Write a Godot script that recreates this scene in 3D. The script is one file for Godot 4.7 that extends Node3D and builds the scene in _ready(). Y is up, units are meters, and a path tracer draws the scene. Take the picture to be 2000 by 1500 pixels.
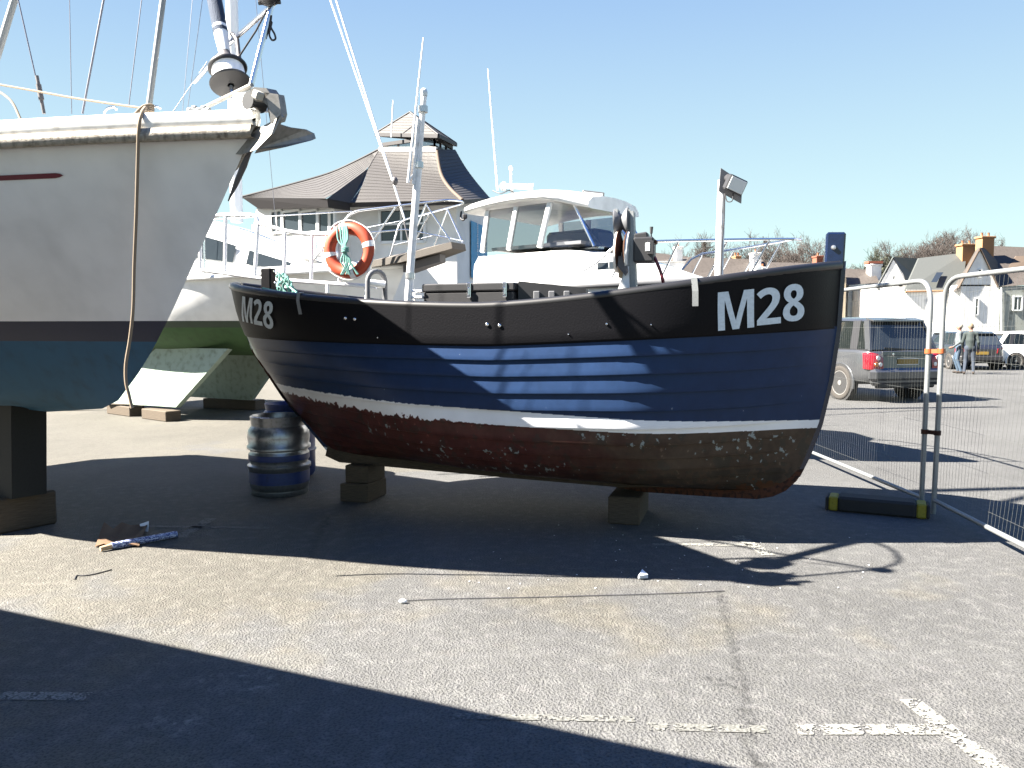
extends Node3D
# A boat yard on a sunny day: clinker fishing boat on blocks between yachts, pavilion, parked car, site fence and houses behind.

const EYE := 1.6
const FOCAL := 1550.0      # of the photograph, in its pixels
const HORIZON := 642.0
const SUN_ELEVATION := 42.0
const SUN_TURN := 7.0      # degrees towards the camera from due left
const EXPOSURE := 8.5

var M := {}
var T := {}
var OFF := Vector3.ZERO
var used := {}
var rng := RandomNumberGenerator.new()


class MB:
	var v := PackedVector3Array()
	var n := PackedVector3Array()
	var uv := PackedVector2Array()
	var c := PackedColorArray()
	var col = null

	func vert(p: Vector3, nn: Vector3, t := Vector2.ZERO) -> void:
		v.append(p); n.append(nn); uv.append(t)
		if col != null: c.append(col)

	func tri(a: Vector3, b: Vector3, d: Vector3, hint := Vector3.ZERO) -> void:
		var nn := (a - d).cross(a - b)
		if nn.length_squared() < 1e-16: return
		nn = nn.normalized()
		if hint != Vector3.ZERO and nn.dot(hint) < 0.0:
			nn = -nn
			vert(a, nn, Vector2(a.x, -a.y)); vert(d, nn, Vector2(d.x, -d.y)); vert(b, nn, Vector2(b.x, -b.y))
		else:
			vert(a, nn, Vector2(a.x, -a.y)); vert(b, nn, Vector2(b.x, -b.y)); vert(d, nn, Vector2(d.x, -d.y))

	func quad(a: Vector3, b: Vector3, d: Vector3, e: Vector3, hint := Vector3.ZERO) -> void:
		tri(a, b, d, hint); tri(a, d, e, hint)

	func poly(p: Array, hint := Vector3.ZERO) -> void:
		for i in range(1, p.size() - 1): tri(p[0], p[i], p[i + 1], hint)

	func box(cen: Vector3, size: Vector3, bas := Basis(), bev := 0.0) -> void:
		var h := size * 0.5
		bev = minf(bev, minf(h.x, minf(h.y, h.z)) * 0.9)
		var i := h - Vector3(bev, bev, bev)
		for ax in 3:
			var a1 := (ax + 1) % 3
			var a2 := (ax + 2) % 3
			for s in [-1.0, 1.0]:
				var pts := []
				for k in [[-1, -1], [1, -1], [1, 1], [-1, 1]]:
					var p := Vector3.ZERO
					p[ax] = s * h[ax]; p[a1] = k[0] * i[a1]; p[a2] = k[1] * i[a2]
					pts.append(cen + bas * p)
				var hv := Vector3.ZERO
				hv[ax] = s
				quad(pts[0], pts[1], pts[2], pts[3], bas * hv)
		if bev > 0.0:
			for ax in 3:
				var a1 := (ax + 1) % 3
				var a2 := (ax + 2) % 3
				for s1 in [-1.0, 1.0]:
					for s2 in [-1.0, 1.0]:
						var q := []
						for k in [[-1, 0], [1, 0], [1, 1], [-1, 1]]:
							var p := Vector3.ZERO
							p[ax] = k[0] * i[ax]
							p[a1] = s1 * (h[a1] if k[1] == 0 else i[a1])
							p[a2] = s2 * (i[a2] if k[1] == 0 else h[a2])
							q.append(cen + bas * p)
						var hv := Vector3.ZERO
						hv[a1] = s1; hv[a2] = s2
						quad(q[0], q[1], q[2], q[3], bas * hv)
			for sx in [-1.0, 1.0]:
				for sy in [-1.0, 1.0]:
					for sz in [-1.0, 1.0]:
						tri(cen + bas * Vector3(sx * h.x, sy * i.y, sz * i.z), cen + bas * Vector3(sx * i.x, sy * h.y, sz * i.z), cen + bas * Vector3(sx * i.x, sy * i.y, sz * h.z), bas * Vector3(sx, sy, sz))

	func bar(a: Vector3, b: Vector3, w: float, h: float, up := Vector3.UP, bev := 0.0) -> void:
		var x := (b - a).normalized()
		var z := x.cross(up).normalized()
		box((a + b) * 0.5, Vector3(a.distance_to(b), h, w), Basis(x, z.cross(x), z), bev)

	func tube(p: Array, r, sides := 8, caps := true) -> void:
		var m := p.size()
		var rings := []
		var prev := Vector3.ZERO
		for i in m:
			var t: Vector3
			if i == 0: t = p[1] - p[0]
			elif i == m - 1: t = p[m - 1] - p[m - 2]
			else: t = (p[i + 1] - p[i]).normalized() + (p[i] - p[i - 1]).normalized()
			t = t.normalized()
			if prev == Vector3.ZERO:
				prev = t.cross(Vector3.UP if absf(t.y) < 0.9 else Vector3.RIGHT).normalized()
			prev = (prev - t * prev.dot(t)).normalized()
			var w := t.cross(prev)
			var rr: float = r[i] if r is Array else r
			var ring := []
			for k in sides:
				var ang := TAU * k / sides
				var d := prev * cos(ang) + w * sin(ang)
				ring.append([p[i] + d * rr, d])
			rings.append(ring)
		for i in m - 1:
			for k in sides:
				var k2 := (k + 1) % sides
				face4(rings[i][k], rings[i][k2], rings[i + 1][k2], rings[i + 1][k])
		if caps:
			for e in [0, m - 1]:
				var d: Vector3 = (p[0] - p[1]) if e == 0 else (p[m - 1] - p[m - 2])
				for k in sides: tri(p[e], rings[e][k][0], rings[e][(k + 1) % sides][0], d)

	func face4(a: Array, b: Array, d: Array, e: Array) -> void:
		var nn: Vector3 = (a[0] - d[0]).cross(a[0] - b[0])
		if nn.length_squared() < 1e-18: nn = (a[0] - e[0]).cross(a[0] - d[0])
		var flip: bool = nn.dot(a[1] + b[1] + d[1] + e[1]) < 0.0
		for t in ([[a, d, b], [a, e, d]] if flip else [[a, b, d], [a, d, e]]):
			for q in t: vert(q[0], q[1], q[2] if q.size() > 2 else Vector2(q[0].x, -q[0].y))

	func lathe(prof: Array, sides := 20, xf := Transform3D()) -> void:
		var m := prof.size()
		for i in m - 1:
			var a: Vector2 = prof[i]
			var b: Vector2 = prof[i + 1]
			var na := Vector2(b.y - a.y, a.x - b.x).normalized()
			var n0 := na
			var n1 := na
			if i > 0:
				var q: Vector2 = a - prof[i - 1]
				var o := Vector2(q.y, -q.x).normalized()
				if o.dot(na) > 0.6: n0 = (o + na).normalized()
			if i < m - 2:
				var q: Vector2 = prof[i + 2] - b
				var o := Vector2(q.y, -q.x).normalized()
				if o.dot(na) > 0.6: n1 = (o + na).normalized()
			for k in sides:
				var t0 := TAU * k / sides
				var t1 := TAU * (k + 1) / sides
				var f := func(p: Vector2, nn: Vector2, t: float): return [xf * Vector3(p.x * cos(t), p.y, p.x * sin(t)), (xf.basis * Vector3(nn.x * cos(t), nn.y, nn.x * sin(t))).normalized()]
				face4(f.call(a, n0, t0), f.call(a, n0, t1), f.call(b, n1, t1), f.call(b, n1, t0))

	func grid(g: Array, uvs = null, wrap := false) -> void:
		var a := g.size()
		var b: int = g[0].size()
		var nor := []
		for i in a:
			var row := []
			for j in b:
				var j0 := j - 1 if j > 0 else (b - 2 if wrap else 0)
				var j1 := j + 1 if j < b - 1 else (1 if wrap else b - 1)
				var du: Vector3 = g[mini(i + 1, a - 1)][j] - g[maxi(i - 1, 0)][j]
				var dv: Vector3 = g[i][j1] - g[i][j0]
				row.append(dv.cross(du).normalized())
			nor.append(row)
		for i in a - 1:
			for j in b - 1:
				var q := []
				for k in [[0, 0], [1, 0], [1, 1], [0, 1]]:
					var e := [g[i + k[0]][j + k[1]], nor[i + k[0]][j + k[1]]]
					if uvs != null: e.append(uvs[i + k[0]][j + k[1]])
					q.append(e)
				face4(q[0], q[1], q[2], q[3])

	func prism(p2: Array, depth: float, xf := Transform3D()) -> void:
		var pp := PackedVector2Array(p2)
		var idx := Geometry2D.triangulate_polygon(pp)
		var h := depth * 0.5
		for i in range(0, idx.size(), 3):
			for s in [-1.0, 1.0]:
				var q := []
				for k in 3: q.append(xf * Vector3(pp[idx[i + k]].x, pp[idx[i + k]].y, s * h))
				tri(q[0], q[1], q[2], xf.basis * Vector3(0, 0, s))
		var area := 0.0
		for i in pp.size():
			var a := pp[i]
			var b := pp[(i + 1) % pp.size()]
			area += a.x * b.y - b.x * a.y
		for i in pp.size():
			var a := pp[i]
			var b := pp[(i + 1) % pp.size()]
			var o := Vector3(b.y - a.y, a.x - b.x, 0) * signf(area)
			quad(xf * Vector3(a.x, a.y, -h), xf * Vector3(b.x, b.y, -h), xf * Vector3(b.x, b.y, h), xf * Vector3(a.x, a.y, h), xf.basis * o)

	func slab(pts: Array, off: Vector3) -> void:   # a flat or warped polygon given a thickness
		var q := []
		var mid := Vector3.ZERO
		for p in pts:
			q.append(p + off)
			mid += p / pts.size()
		poly(pts, -off); poly(q, off)
		for i in pts.size():
			var j := (i + 1) % pts.size()
			quad(pts[i], pts[j], q[j], q[i], (pts[i] + pts[j]) * 0.5 - mid)

	func ell(cen: Vector3, rad: Vector3, nu := 12, nv := 8, bas := Basis()) -> void:
		for i in nv:
			for j in nu:
				var f := func(a: int, b: int):
					var th := PI * a / nv
					var ph := TAU * b / nu
					var d := Vector3(sin(th) * cos(ph), cos(th), sin(th) * sin(ph))
					return [cen + bas * (d * rad), (bas * (d / rad)).normalized()]
				face4(f.call(i, j), f.call(i, j + 1), f.call(i + 1, j + 1), f.call(i + 1, j))

	func mesh(off := Vector3.ZERO) -> ArrayMesh:
		var arr := []
		arr.resize(Mesh.ARRAY_MAX)
		if off != Vector3.ZERO:
			for i in v.size(): v[i] -= off
		arr[Mesh.ARRAY_VERTEX] = v
		arr[Mesh.ARRAY_NORMAL] = n
		arr[Mesh.ARRAY_TEX_UV] = uv
		if c.size() == v.size(): arr[Mesh.ARRAY_COLOR] = c
		var m := ArrayMesh.new()
		m.add_surface_from_arrays(Mesh.PRIMITIVE_TRIANGLES, arr)
		return m


# ---------- picture to place ----------
func ray(px: float, py: float) -> Vector3:
	var t := atan((750.0 - HORIZON) / FOCAL)
	return Basis(Vector3.RIGHT, -t) * Vector3((px - 1000.0) / FOCAL, -(py - 750.0) / FOCAL, -1.0)

func at(px: float, py: float, d: float) -> Vector3:
	var r := ray(px, py)
	return Vector3(0, EYE, 0) + r * (d / -r.z)

func gnd(px: float, py: float, h := 0.0) -> Vector3:
	var r := ray(px, py)
	return Vector3(0, EYE, 0) + r * ((h - EYE) / r.y)

func loc(px: float, py: float, xf: Transform3D, z: float) -> Vector3:   # local point on the plane z of a turned thing
	var inv := xf.affine_inverse()
	var o := inv * Vector3(0, EYE, 0)
	var d := inv.basis * ray(px, py)
	return o + d * ((z - o.z) / d.z)

# ---------- nodes ----------
func numbered(called: String) -> String:
	var k: int = used.get(called, 0)
	used[called] = k + 1
	return called if k == 0 else "%s_%03d" % [called, k]

func tag(o: Node, label: String, category: String, group := "") -> void:
	o.set_meta("label", label)
	o.set_meta("category", category)
	if group: o.set_meta("group", group)

func thing(called: String, label: String, category: String, pos := Vector3.ZERO, turn = null, group := "") -> Node3D:
	var o := Node3D.new()
	o.name = numbered(called)
	add_child(o)
	o.position = pos
	OFF = pos
	if turn != null:
		o.rotation_degrees.y = turn
		OFF = Vector3.ZERO
	tag(o, label, category, group)
	return o

func part(parent: Node, called: String, mb: MB, mat: Material, label := "") -> MeshInstance3D:
	var o := MeshInstance3D.new()
	o.name = called
	o.mesh = mb.mesh(OFF)
	o.material_override = mat
	parent.add_child(o, true)
	if label: o.set_meta("label", label)
	return o

func solo(called: String, mb: MB, mat: Material, pos: Vector3, label: String, category: String, group := "") -> MeshInstance3D:
	var o := MeshInstance3D.new()
	o.name = numbered(called)
	o.mesh = mb.mesh(pos)
	o.material_override = mat
	add_child(o)
	o.position = pos
	tag(o, label, category, group)
	return o

func structure(called: String, mesh: Mesh, mat: Material, pos := Vector3.ZERO) -> MeshInstance3D:
	var o := MeshInstance3D.new()
	o.name = numbered(called)
	o.mesh = mesh
	if mat: o.material_override = mat
	add_child(o)
	o.position = pos
	o.set_meta("kind", "structure")
	return o

func arc(a: Vector3, b: Vector3, d: Vector3, steps := 6) -> Array:   # rounded corner from a round b to d
	var r := []
	for i in steps + 1:
		var t := float(i) / steps
		r.append(a.lerp(b, t).lerp(b.lerp(d, t), t))
	return r

func rounded(p: Array, r: float, steps := 5) -> Array:
	var out := [p[0]]
	for i in range(1, p.size() - 1):
		var u: Vector3 = (p[i - 1] - p[i])
		var w: Vector3 = (p[i + 1] - p[i])
		var k := minf(r, minf(u.length(), w.length()) * 0.45)
		out.append_array(arc(p[i] + u.normalized() * k, p[i], p[i] + w.normalized() * k, steps))
	out.append(p[p.size() - 1])
	return out

func pw(x: float, table: Array) -> float:   # table of [x, y], eased between
	if x <= table[0][0]: return table[0][1]
	for i in range(1, table.size()):
		if x <= table[i][0]:
			var t: float = (x - table[i - 1][0]) / (table[i][0] - table[i - 1][0])
			return lerpf(table[i - 1][1], table[i][1], t)
	return table[table.size() - 1][1]

func spline(p: Array, per := 6) -> Array:
	var out := []
	for i in p.size() - 1:
		var a: Vector3 = p[maxi(i - 1, 0)]
		var d: Vector3 = p[mini(i + 2, p.size() - 1)]
		for k in per:
			out.append((p[i] as Vector3).cubic_interpolate(p[i + 1], a, d, float(k) / per))
	out.append(p[p.size() - 1])
	return out

# ---------- textures and materials ----------
func noise_bytes(w: int, h: int, freq: float, sd: int, oct := 4, kind := FastNoiseLite.TYPE_SIMPLEX_SMOOTH, seamless := true) -> PackedByteArray:
	var f := FastNoiseLite.new()
	f.seed = sd
	f.noise_type = kind
	f.frequency = freq
	f.fractal_octaves = oct
	if kind == FastNoiseLite.TYPE_CELLULAR: f.cellular_return_type = FastNoiseLite.RETURN_DISTANCE
	var im: Image = f.get_seamless_image(w, h) if seamless else f.get_image(w, h)
	im.convert(Image.FORMAT_L8)
	return im.get_data()

func lin(r: float, g: float, b: float) -> Color:
	return Color(r, g, b).linear_to_srgb()

func ramp(data: PackedByteArray, w: int, h: int, stops: Array) -> ImageTexture:   # stops: [value, linear colour]
	var lut := PackedByteArray()
	for i in 256:
		var x := i / 255.0
		var cc: Color = stops[0][1]
		for k in range(1, stops.size()):
			if x >= stops[k - 1][0]:
				cc = (stops[k - 1][1] as Color).lerp(stops[k][1], clampf((x - stops[k - 1][0]) / (stops[k][0] - stops[k - 1][0]), 0, 1))
		cc = cc.linear_to_srgb()
		lut.append_array([int(clampf(cc.r, 0, 1) * 255), int(clampf(cc.g, 0, 1) * 255), int(clampf(cc.b, 0, 1) * 255)])
	var out := PackedByteArray()
	out.resize(w * h * 3)
	for i in w * h:
		var k := data[i] * 3
		out[i * 3] = lut[k]; out[i * 3 + 1] = lut[k + 1]; out[i * 3 + 2] = lut[k + 2]
	return ImageTexture.create_from_image(Image.create_from_data(w, h, false, Image.FORMAT_RGB8, out))

func grey(data: PackedByteArray, w: int, h: int) -> ImageTexture:
	return ImageTexture.create_from_image(Image.create_from_data(w, h, false, Image.FORMAT_L8, data))

func mat(called: String, c: Color, rough := 0.6, metal := 0.0, o := {}) -> StandardMaterial3D:
	var m := StandardMaterial3D.new()
	m.resource_name = called
	m.albedo_color = c.linear_to_srgb()
	m.roughness = rough
	m.metallic = metal
	if o.has("tex"):
		m.albedo_texture = o.tex
	if o.has("bump"):
		m.heightmap_enabled = true
		m.heightmap_texture = o.bump
		m.heightmap_scale = o.get("bump_scale", 0.1)
	if o.has("tri"):
		m.uv1_triplanar = true
		m.uv1_world_triplanar = o.get("world", false)
		m.uv1_scale = Vector3.ONE * float(o.tri)
	if o.has("rough_tex"): m.roughness_texture = o.rough_tex
	if o.has("coat"):
		m.clearcoat_enabled = true
		m.clearcoat = o.coat
		m.clearcoat_roughness = o.get("coat_rough", 0.08)
	if o.has("alpha"):
		m.transparency = BaseMaterial3D.TRANSPARENCY_ALPHA
		m.albedo_color.a = o.alpha
	if o.has("spec"): m.metallic_specular = o.spec
	m.cull_mode = BaseMaterial3D.CULL_DISABLED
	M[called] = m
	return m

func _ready() -> void:
	rng.seed = 28
	# camera
	var cam := Camera3D.new()
	cam.name = "camera"
	add_child(cam)
	cam.position = Vector3(0, EYE, 0)
	cam.rotation.x = -atan((750.0 - HORIZON) / FOCAL)
	cam.fov = rad_to_deg(2.0 * atan(750.0 / FOCAL))
	cam.near = 0.05
	cam.far = 900.0
	cam.current = true
	# sky and exposure
	var env := Environment.new()
	env.background_mode = Environment.BG_SKY
	var sky := Sky.new()
	var sm := ProceduralSkyMaterial.new()
	sm.sky_top_color = lin(0.03 / EXPOSURE, 0.197 / EXPOSURE, 0.805 / EXPOSURE)
	sm.sky_horizon_color = lin(0.925 / EXPOSURE, 1.22 / EXPOSURE, 1.08 / EXPOSURE)
	sm.sky_curve = 0.30
	sm.ground_horizon_color = lin(0.5 / EXPOSURE, 0.52 / EXPOSURE, 0.52 / EXPOSURE)
	sm.ground_bottom_color = lin(0.16 / EXPOSURE, 0.16 / EXPOSURE, 0.16 / EXPOSURE)
	sm.sun_angle_max = 30.0
	sm.sun_curve = 0.05
	sky.sky_material = sm
	env.sky = sky
	env.tonemap_mode = Environment.TONE_MAPPER_LINEAR
	env.tonemap_exposure = EXPOSURE
	env.sdfgi_enabled = true
	env.ssao_enabled = true
	env.ssil_enabled = true
	var we := WorldEnvironment.new()
	we.name = "world"
	we.environment = env
	add_child(we)
	# sun
	var sun := DirectionalLight3D.new()
	sun.name = "sun"
	add_child(sun)
	var e := deg_to_rad(SUN_ELEVATION)
	var a := deg_to_rad(SUN_TURN)
	var to_sun := Vector3(-cos(e) * cos(a), sin(e), cos(e) * sin(a))
	sun.look_at_from_position(to_sun * 50.0, Vector3.ZERO, Vector3.UP)
	sun.light_energy = 1.6
	sun.light_color = Color(1.0, 0.97, 0.92)
	sun.light_angular_distance = 0.5
	sun.shadow_enabled = true

	make_materials()
	build_ground()
	build_hill()
	build_m28()
	build_yacht_a()
	build_yacht_b()
	build_cruiser()
	build_yacht_c()
	build_pavilion()
	build_houses()
	build_trees()
	build_fence()
	build_cars()
	build_people()
	build_yard_things()


func make_materials() -> void:
	var W := 512
	var n1 := noise_bytes(W, W, 0.012, 3, 5)
	var n2 := noise_bytes(W, W, 0.05, 5, 4)
	var n3 := noise_bytes(W, W, 0.35, 7, 2)
	T.soft = ramp(n1, W, W, [[0.0, Color(0.72, 0.72, 0.72)], [0.5, Color(0.9, 0.9, 0.9)], [1.0, Color(1, 1, 1)]])
	T.fine = ramp(n2, W, W, [[0.0, Color(0.6, 0.6, 0.6)], [0.45, Color(0.88, 0.88, 0.88)], [1.0, Color(1, 1, 1)]])
	T.grime = ramp(n1, W, W, [[0.0, Color(0.45, 0.42, 0.38)], [0.3, Color(0.82, 0.81, 0.79)], [0.5, Color(0.97, 0.97, 0.97)], [1.0, Color(1, 1, 1)]])
	T.bump = grey(n2, W, W)
	T.bumpfine = grey(n3, W, W)
	T.rough = ramp(n2, W, W, [[0.0, Color(0.35, 0.35, 0.35)], [1.0, Color(1, 1, 1)]])
	# timber: noise stretched along the grain
	var g := noise_bytes(W, W, 0.02, 11, 5)
	var s := PackedByteArray()
	s.resize(W * W)
	for y in W:
		for x in W:
			s[y * W + x] = g[((y * 9) % W) * W + (x / 2 + int(n1[y * W + x]) / 20) % W]
	T.wood = ramp(s, W, W, [[0.2, Color(0.45, 0.42, 0.4)], [0.5, Color(0.8, 0.78, 0.75)], [0.8, Color(1, 1, 1)]])
	T.wear = ramp(n1, W, W, [[0.0, Color(0.12, 0.11, 0.10)], [0.36, Color(0.30, 0.27, 0.24)], [0.43, Color(0.62, 0.60, 0.57)], [1.0, Color(0.74, 0.73, 0.71)]])
	var fine := {"tex": T.fine, "tri": 1.5}
	var soft := {"tex": T.soft, "tri": 0.6}
	mat("black", Color(0.0045, 0.0045, 0.006), 0.5, 0, {"spec": 0.22, "tex": T.fine, "tri": 2.0, "bump": T.bump, "bump_scale": 0.08})
	mat("gunwale", Color(0.0112, 0.0112, 0.0124), 0.42, 0, {"tex": T.fine, "tri": 3.0})
	mat("navy_gloss", Color(0.004, 0.009, 0.03), 0.22, 0, {"tex": T.soft, "tri": 2.0, "bump": T.bump, "bump_scale": 0.05})
	mat("letter", Color(0.52, 0.60, 0.66), 0.5, 0, {"tex": T.soft, "tri": 5.0})
	mat("steel", Color(0.55, 0.56, 0.57), 0.32, 0.9, {"tex": T.fine, "tri": 3.0})
	mat("stainless", Color(0.68, 0.69, 0.71), 0.18, 1.0)
	mat("galvanised", Color(0.2480, 0.2604, 0.2666), 0.5, 0.55, {"tex": T.fine, "tri": 4.0})
	mat("white_paint", Color(0.74, 0.74, 0.73), 0.4, 0, {"tex": T.grime, "tri": 1.3})
	mat("white_tube", Color(0.78, 0.78, 0.78), 0.3, 0)
	mat("gel", Color(0.70, 0.70, 0.69), 0.25, 0, {"tex": T.soft, "tri": 0.5, "coat": 0.4})
	mat("cream", Color(0.3410, 0.3286, 0.2914), 0.6, 0, fine)
	mat("hull_a", Color(0.70, 0.685, 0.66), 0.42, 0, {"tex": T.soft, "tri": 0.4})
	mat("toerail", Color(0.70, 0.69, 0.66), 0.55, 0, {"tex": T.grime, "tri": 1.8})
	mat("rubbing", Color(0.42, 0.39, 0.34), 0.75, 0, {"tex": T.wear, "tri": 3.2, "bump": T.bump, "bump_scale": 0.15})
	mat("navy", Color(0.008, 0.012, 0.035), 0.4, 0, fine)
	mat("anti_blue", Color(0.010, 0.065, 0.12), 0.75, 0, {"tex": T.grime, "tri": 0.9})
	mat("anti_green", Color(0.03, 0.075, 0.022), 0.8, 0, {"tex": T.grime, "tri": 0.7})
	mat("dark_green", Color(0.010, 0.03, 0.016), 0.5, 0, soft)
	mat("keel_pale", Color(0.2480, 0.3100, 0.2604), 0.8, 0, {"tex": T.grime, "tri": 0.9})
	mat("keel_dark", Color(0.012, 0.013, 0.012), 0.9, 0, fine)
	mat("maroon", Color(0.10, 0.008, 0.018), 0.4)
	mat("timber", Color(0.075, 0.056, 0.037), 0.85, 0, {"tex": T.wood, "tri": 1.8, "bump": T.bump, "bump_scale": 0.2})
	mat("teak", Color(0.0744, 0.0651, 0.0558), 0.7, 0, {"tex": T.wood, "tri": 3.0})
	mat("rust", Color(0.0806, 0.0260, 0.0087), 0.95, 0, {"tex": T.wear, "tri": 2.6, "bump": T.bump, "bump_scale": 0.3})
	mat("anchor", Color(0.2604, 0.2480, 0.2294), 0.55, 0.5, {"tex": T.grime, "tri": 3.0})
	mat("anchor_dark", Color(0.10, 0.095, 0.10), 0.6, 0.3, {"tex": T.fine, "tri": 3.0})
	mat("rubber", Color(0.016, 0.016, 0.017), 0.8, 0, {"tex": T.fine, "tri": 5.0})
	mat("black_plastic", Color(0.014, 0.014, 0.016), 0.45)
	mat("grey_plastic", Color(0.0992, 0.1023, 0.1116), 0.6, 0, {"tex": T.fine, "tri": 4.0})
	mat("orange", Color(0.3844, 0.0465, 0.0112), 0.55, 0, {"tex": T.soft, "tri": 3.0})
	mat("rope_tan", Color(0.2232, 0.1736, 0.1240), 0.95, 0, {"tex": T.fine, "tri": 12.0})
	mat("rope_green", Color(0.1364, 0.3100, 0.2728), 0.9, 0, {"tex": T.fine, "tri": 14.0})
	mat("rope_white", Color(0.62, 0.62, 0.58), 0.9, 0, {"tex": T.fine, "tri": 14.0})
	mat("rope_dark", Color(0.03, 0.03, 0.035), 0.9)
	mat("mesh_wire", Color(0.10, 0.105, 0.10), 0.6, 0.3)
	mat("wire", Color(0.16, 0.16, 0.19), 0.4, 0.6)
	mat("sail_blue", Color(0.012, 0.026, 0.055), 0.85, 0, {"tex": T.fine, "tri": 4.0, "bump": T.bump, "bump_scale": 0.5})
	mat("sail_white", Color(0.70, 0.70, 0.70), 0.8)
	mat("glass", Color(0.015, 0.02, 0.02), 0.03, 0, {"alpha": 0.4})
	mat("glass_clear", Color(0.02, 0.025, 0.025), 0.03, 0, {"alpha": 0.12})
	mat("glass_dark", Color(0.02, 0.025, 0.03), 0.04, 0, {"spec": 0.6})
	mat("car_glass", Color(0.006, 0.008, 0.0075), 0.03, 0, {"alpha": 0.8})
	mat("lamp_glass", Color(0.55, 0.58, 0.58), 0.15)
	mat("slate", Color(0.0395, 0.0359, 0.0337), 0.62, 0, {"tex": T.fine, "tri": 0.8, "bump": T.bump, "bump_scale": 0.6})
	mat("slate_brown", Color(0.0465, 0.0384, 0.0329), 0.75, 0, {"tex": T.grime, "tri": 0.35, "bump": T.bump, "bump_scale": 1.5})
	mat("slate_grey", Color(0.0527, 0.0570, 0.0546), 0.7, 0, {"tex": T.fine, "tri": 0.4})
	mat("ridge", Color(0.0744, 0.0527, 0.0372), 0.8, 0, fine)
	mat("render_white", Color(0.74, 0.73, 0.71), 0.9, 0, {"tex": T.soft, "tri": 0.12})
	mat("render_blue", Color(0.2232, 0.2604, 0.2914), 0.9, 0, soft)
	mat("render_green", Color(0.2604, 0.2728, 0.2480), 0.9, 0, {"tex": T.grime, "tri": 0.2})
	mat("render_cream", Color(0.3410, 0.2852, 0.2108), 0.9, 0, soft)
	mat("brick", Color(0.2604, 0.1364, 0.0620), 0.9, 0, {"tex": T.fine, "tri": 1.2})
	mat("brick_red", Color(0.1860, 0.0558, 0.0310), 0.9, 0, {"tex": T.fine, "tri": 1.2})
	mat("pot", Color(0.2480, 0.0992, 0.0496), 0.9)
	mat("fascia", Color(0.012, 0.010, 0.012), 0.6)
	mat("window_white", Color(0.62, 0.63, 0.63), 0.5)
	mat("interior", Color(0.03, 0.024, 0.022), 0.9)
	mat("banner", Color(0.03, 0.26, 0.48), 0.6, 0, soft)
	mat("car_grey", Color(0.065, 0.068, 0.074), 0.32, 0.55, {"coat": 0.9})
	mat("car_white", Color(0.78, 0.78, 0.78), 0.3, 0, {"coat": 0.9})
	mat("car_black", Color(0.012, 0.013, 0.016), 0.25, 0, {"coat": 0.9})
	mat("car_silver", Color(0.30, 0.32, 0.34), 0.3, 0.5, {"coat": 0.9})
	mat("tail_red", Color(0.2108, 0.0050, 0.0112), 0.12, 0, {"coat": 1.0})
	mat("amber", Color(0.55, 0.16, 0.02), 0.15, 0, {"coat": 1.0})
	mat("lens_clear", Color(0.6, 0.6, 0.6), 0.1, 0.2, {"coat": 1.0})
	mat("plate", Color(0.1860, 0.1178, 0.0186), 0.5)
	mat("tyre", Color(0.0341, 0.0298, 0.0260), 0.9, 0, {"tex": T.fine, "tri": 6.0})
	mat("rim", Color(0.3720, 0.3596, 0.3472), 0.3, 0.7)
	mat("seat", Color(0.02, 0.022, 0.022), 0.8)
	mat("bark", Color(0.0434, 0.0372, 0.0322), 0.95, 0, fine)
	mat("twig", Color(0.0620, 0.0515, 0.0465), 0.95)
	mat("evergreen", Color(0.0310, 0.0341, 0.0186), 0.9)
	mat("cardboard", Color(0.0992, 0.0527, 0.0236), 0.9, 0, fine)
	mat("paper", Color(0.66, 0.68, 0.72), 0.8)
	mat("wood_pale", Color(0.3844, 0.2604, 0.1488), 0.8)
	mat("keg_steel", Color(0.28, 0.29, 0.31), 0.38, 0.85, {"tex": T.grime, "tri": 3.0, "rough_tex": T.rough})
	mat("keg_blue", Color(0.007, 0.025, 0.12), 0.45, 0, {"tex": T.grime, "tri": 3.0})
	mat("yellow", Color(0.2604, 0.2108, 0.0124), 0.7, 0, {"tex": T.grime, "tri": 5.0})
	mat("fence_foot", Color(0.022, 0.021, 0.02), 0.85, 0, {"tex": T.fine, "tri": 4.0, "bump": T.bump, "bump_scale": 0.3})
	mat("clamp_orange", Color(0.2480, 0.0620, 0.0124), 0.6, 0, fine)
	mat("grass_far", Color(0.0434, 0.0527, 0.0217), 1.0, 0, {"tex": T.fine, "tri": 0.05})
	var wr := StandardMaterial3D.new()
	wr.resource_name = "wrapper"
	var wb := PackedByteArray()
	wb.resize(256 * 64 * 3)
	for y in 64:
		for x in 256:
			var k := n2[((y * 5) % W) * W + x]
			var on := (k > 142)
			var q := (y * 256 + x) * 3
			wb[q] = 205 if on else 22; wb[q + 1] = 212 if on else 34; wb[q + 2] = 225 if on else 92
	wr.albedo_texture = ImageTexture.create_from_image(Image.create_from_data(256, 64, false, Image.FORMAT_RGB8, wb))
	wr.uv1_triplanar = true
	wr.uv1_scale = Vector3(2, 6, 6)
	wr.roughness = 0.4
	M["wrapper"] = wr
	var bm := mat("body", Color(1, 1, 1), 0.85)
	bm.vertex_color_use_as_albedo = true


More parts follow.
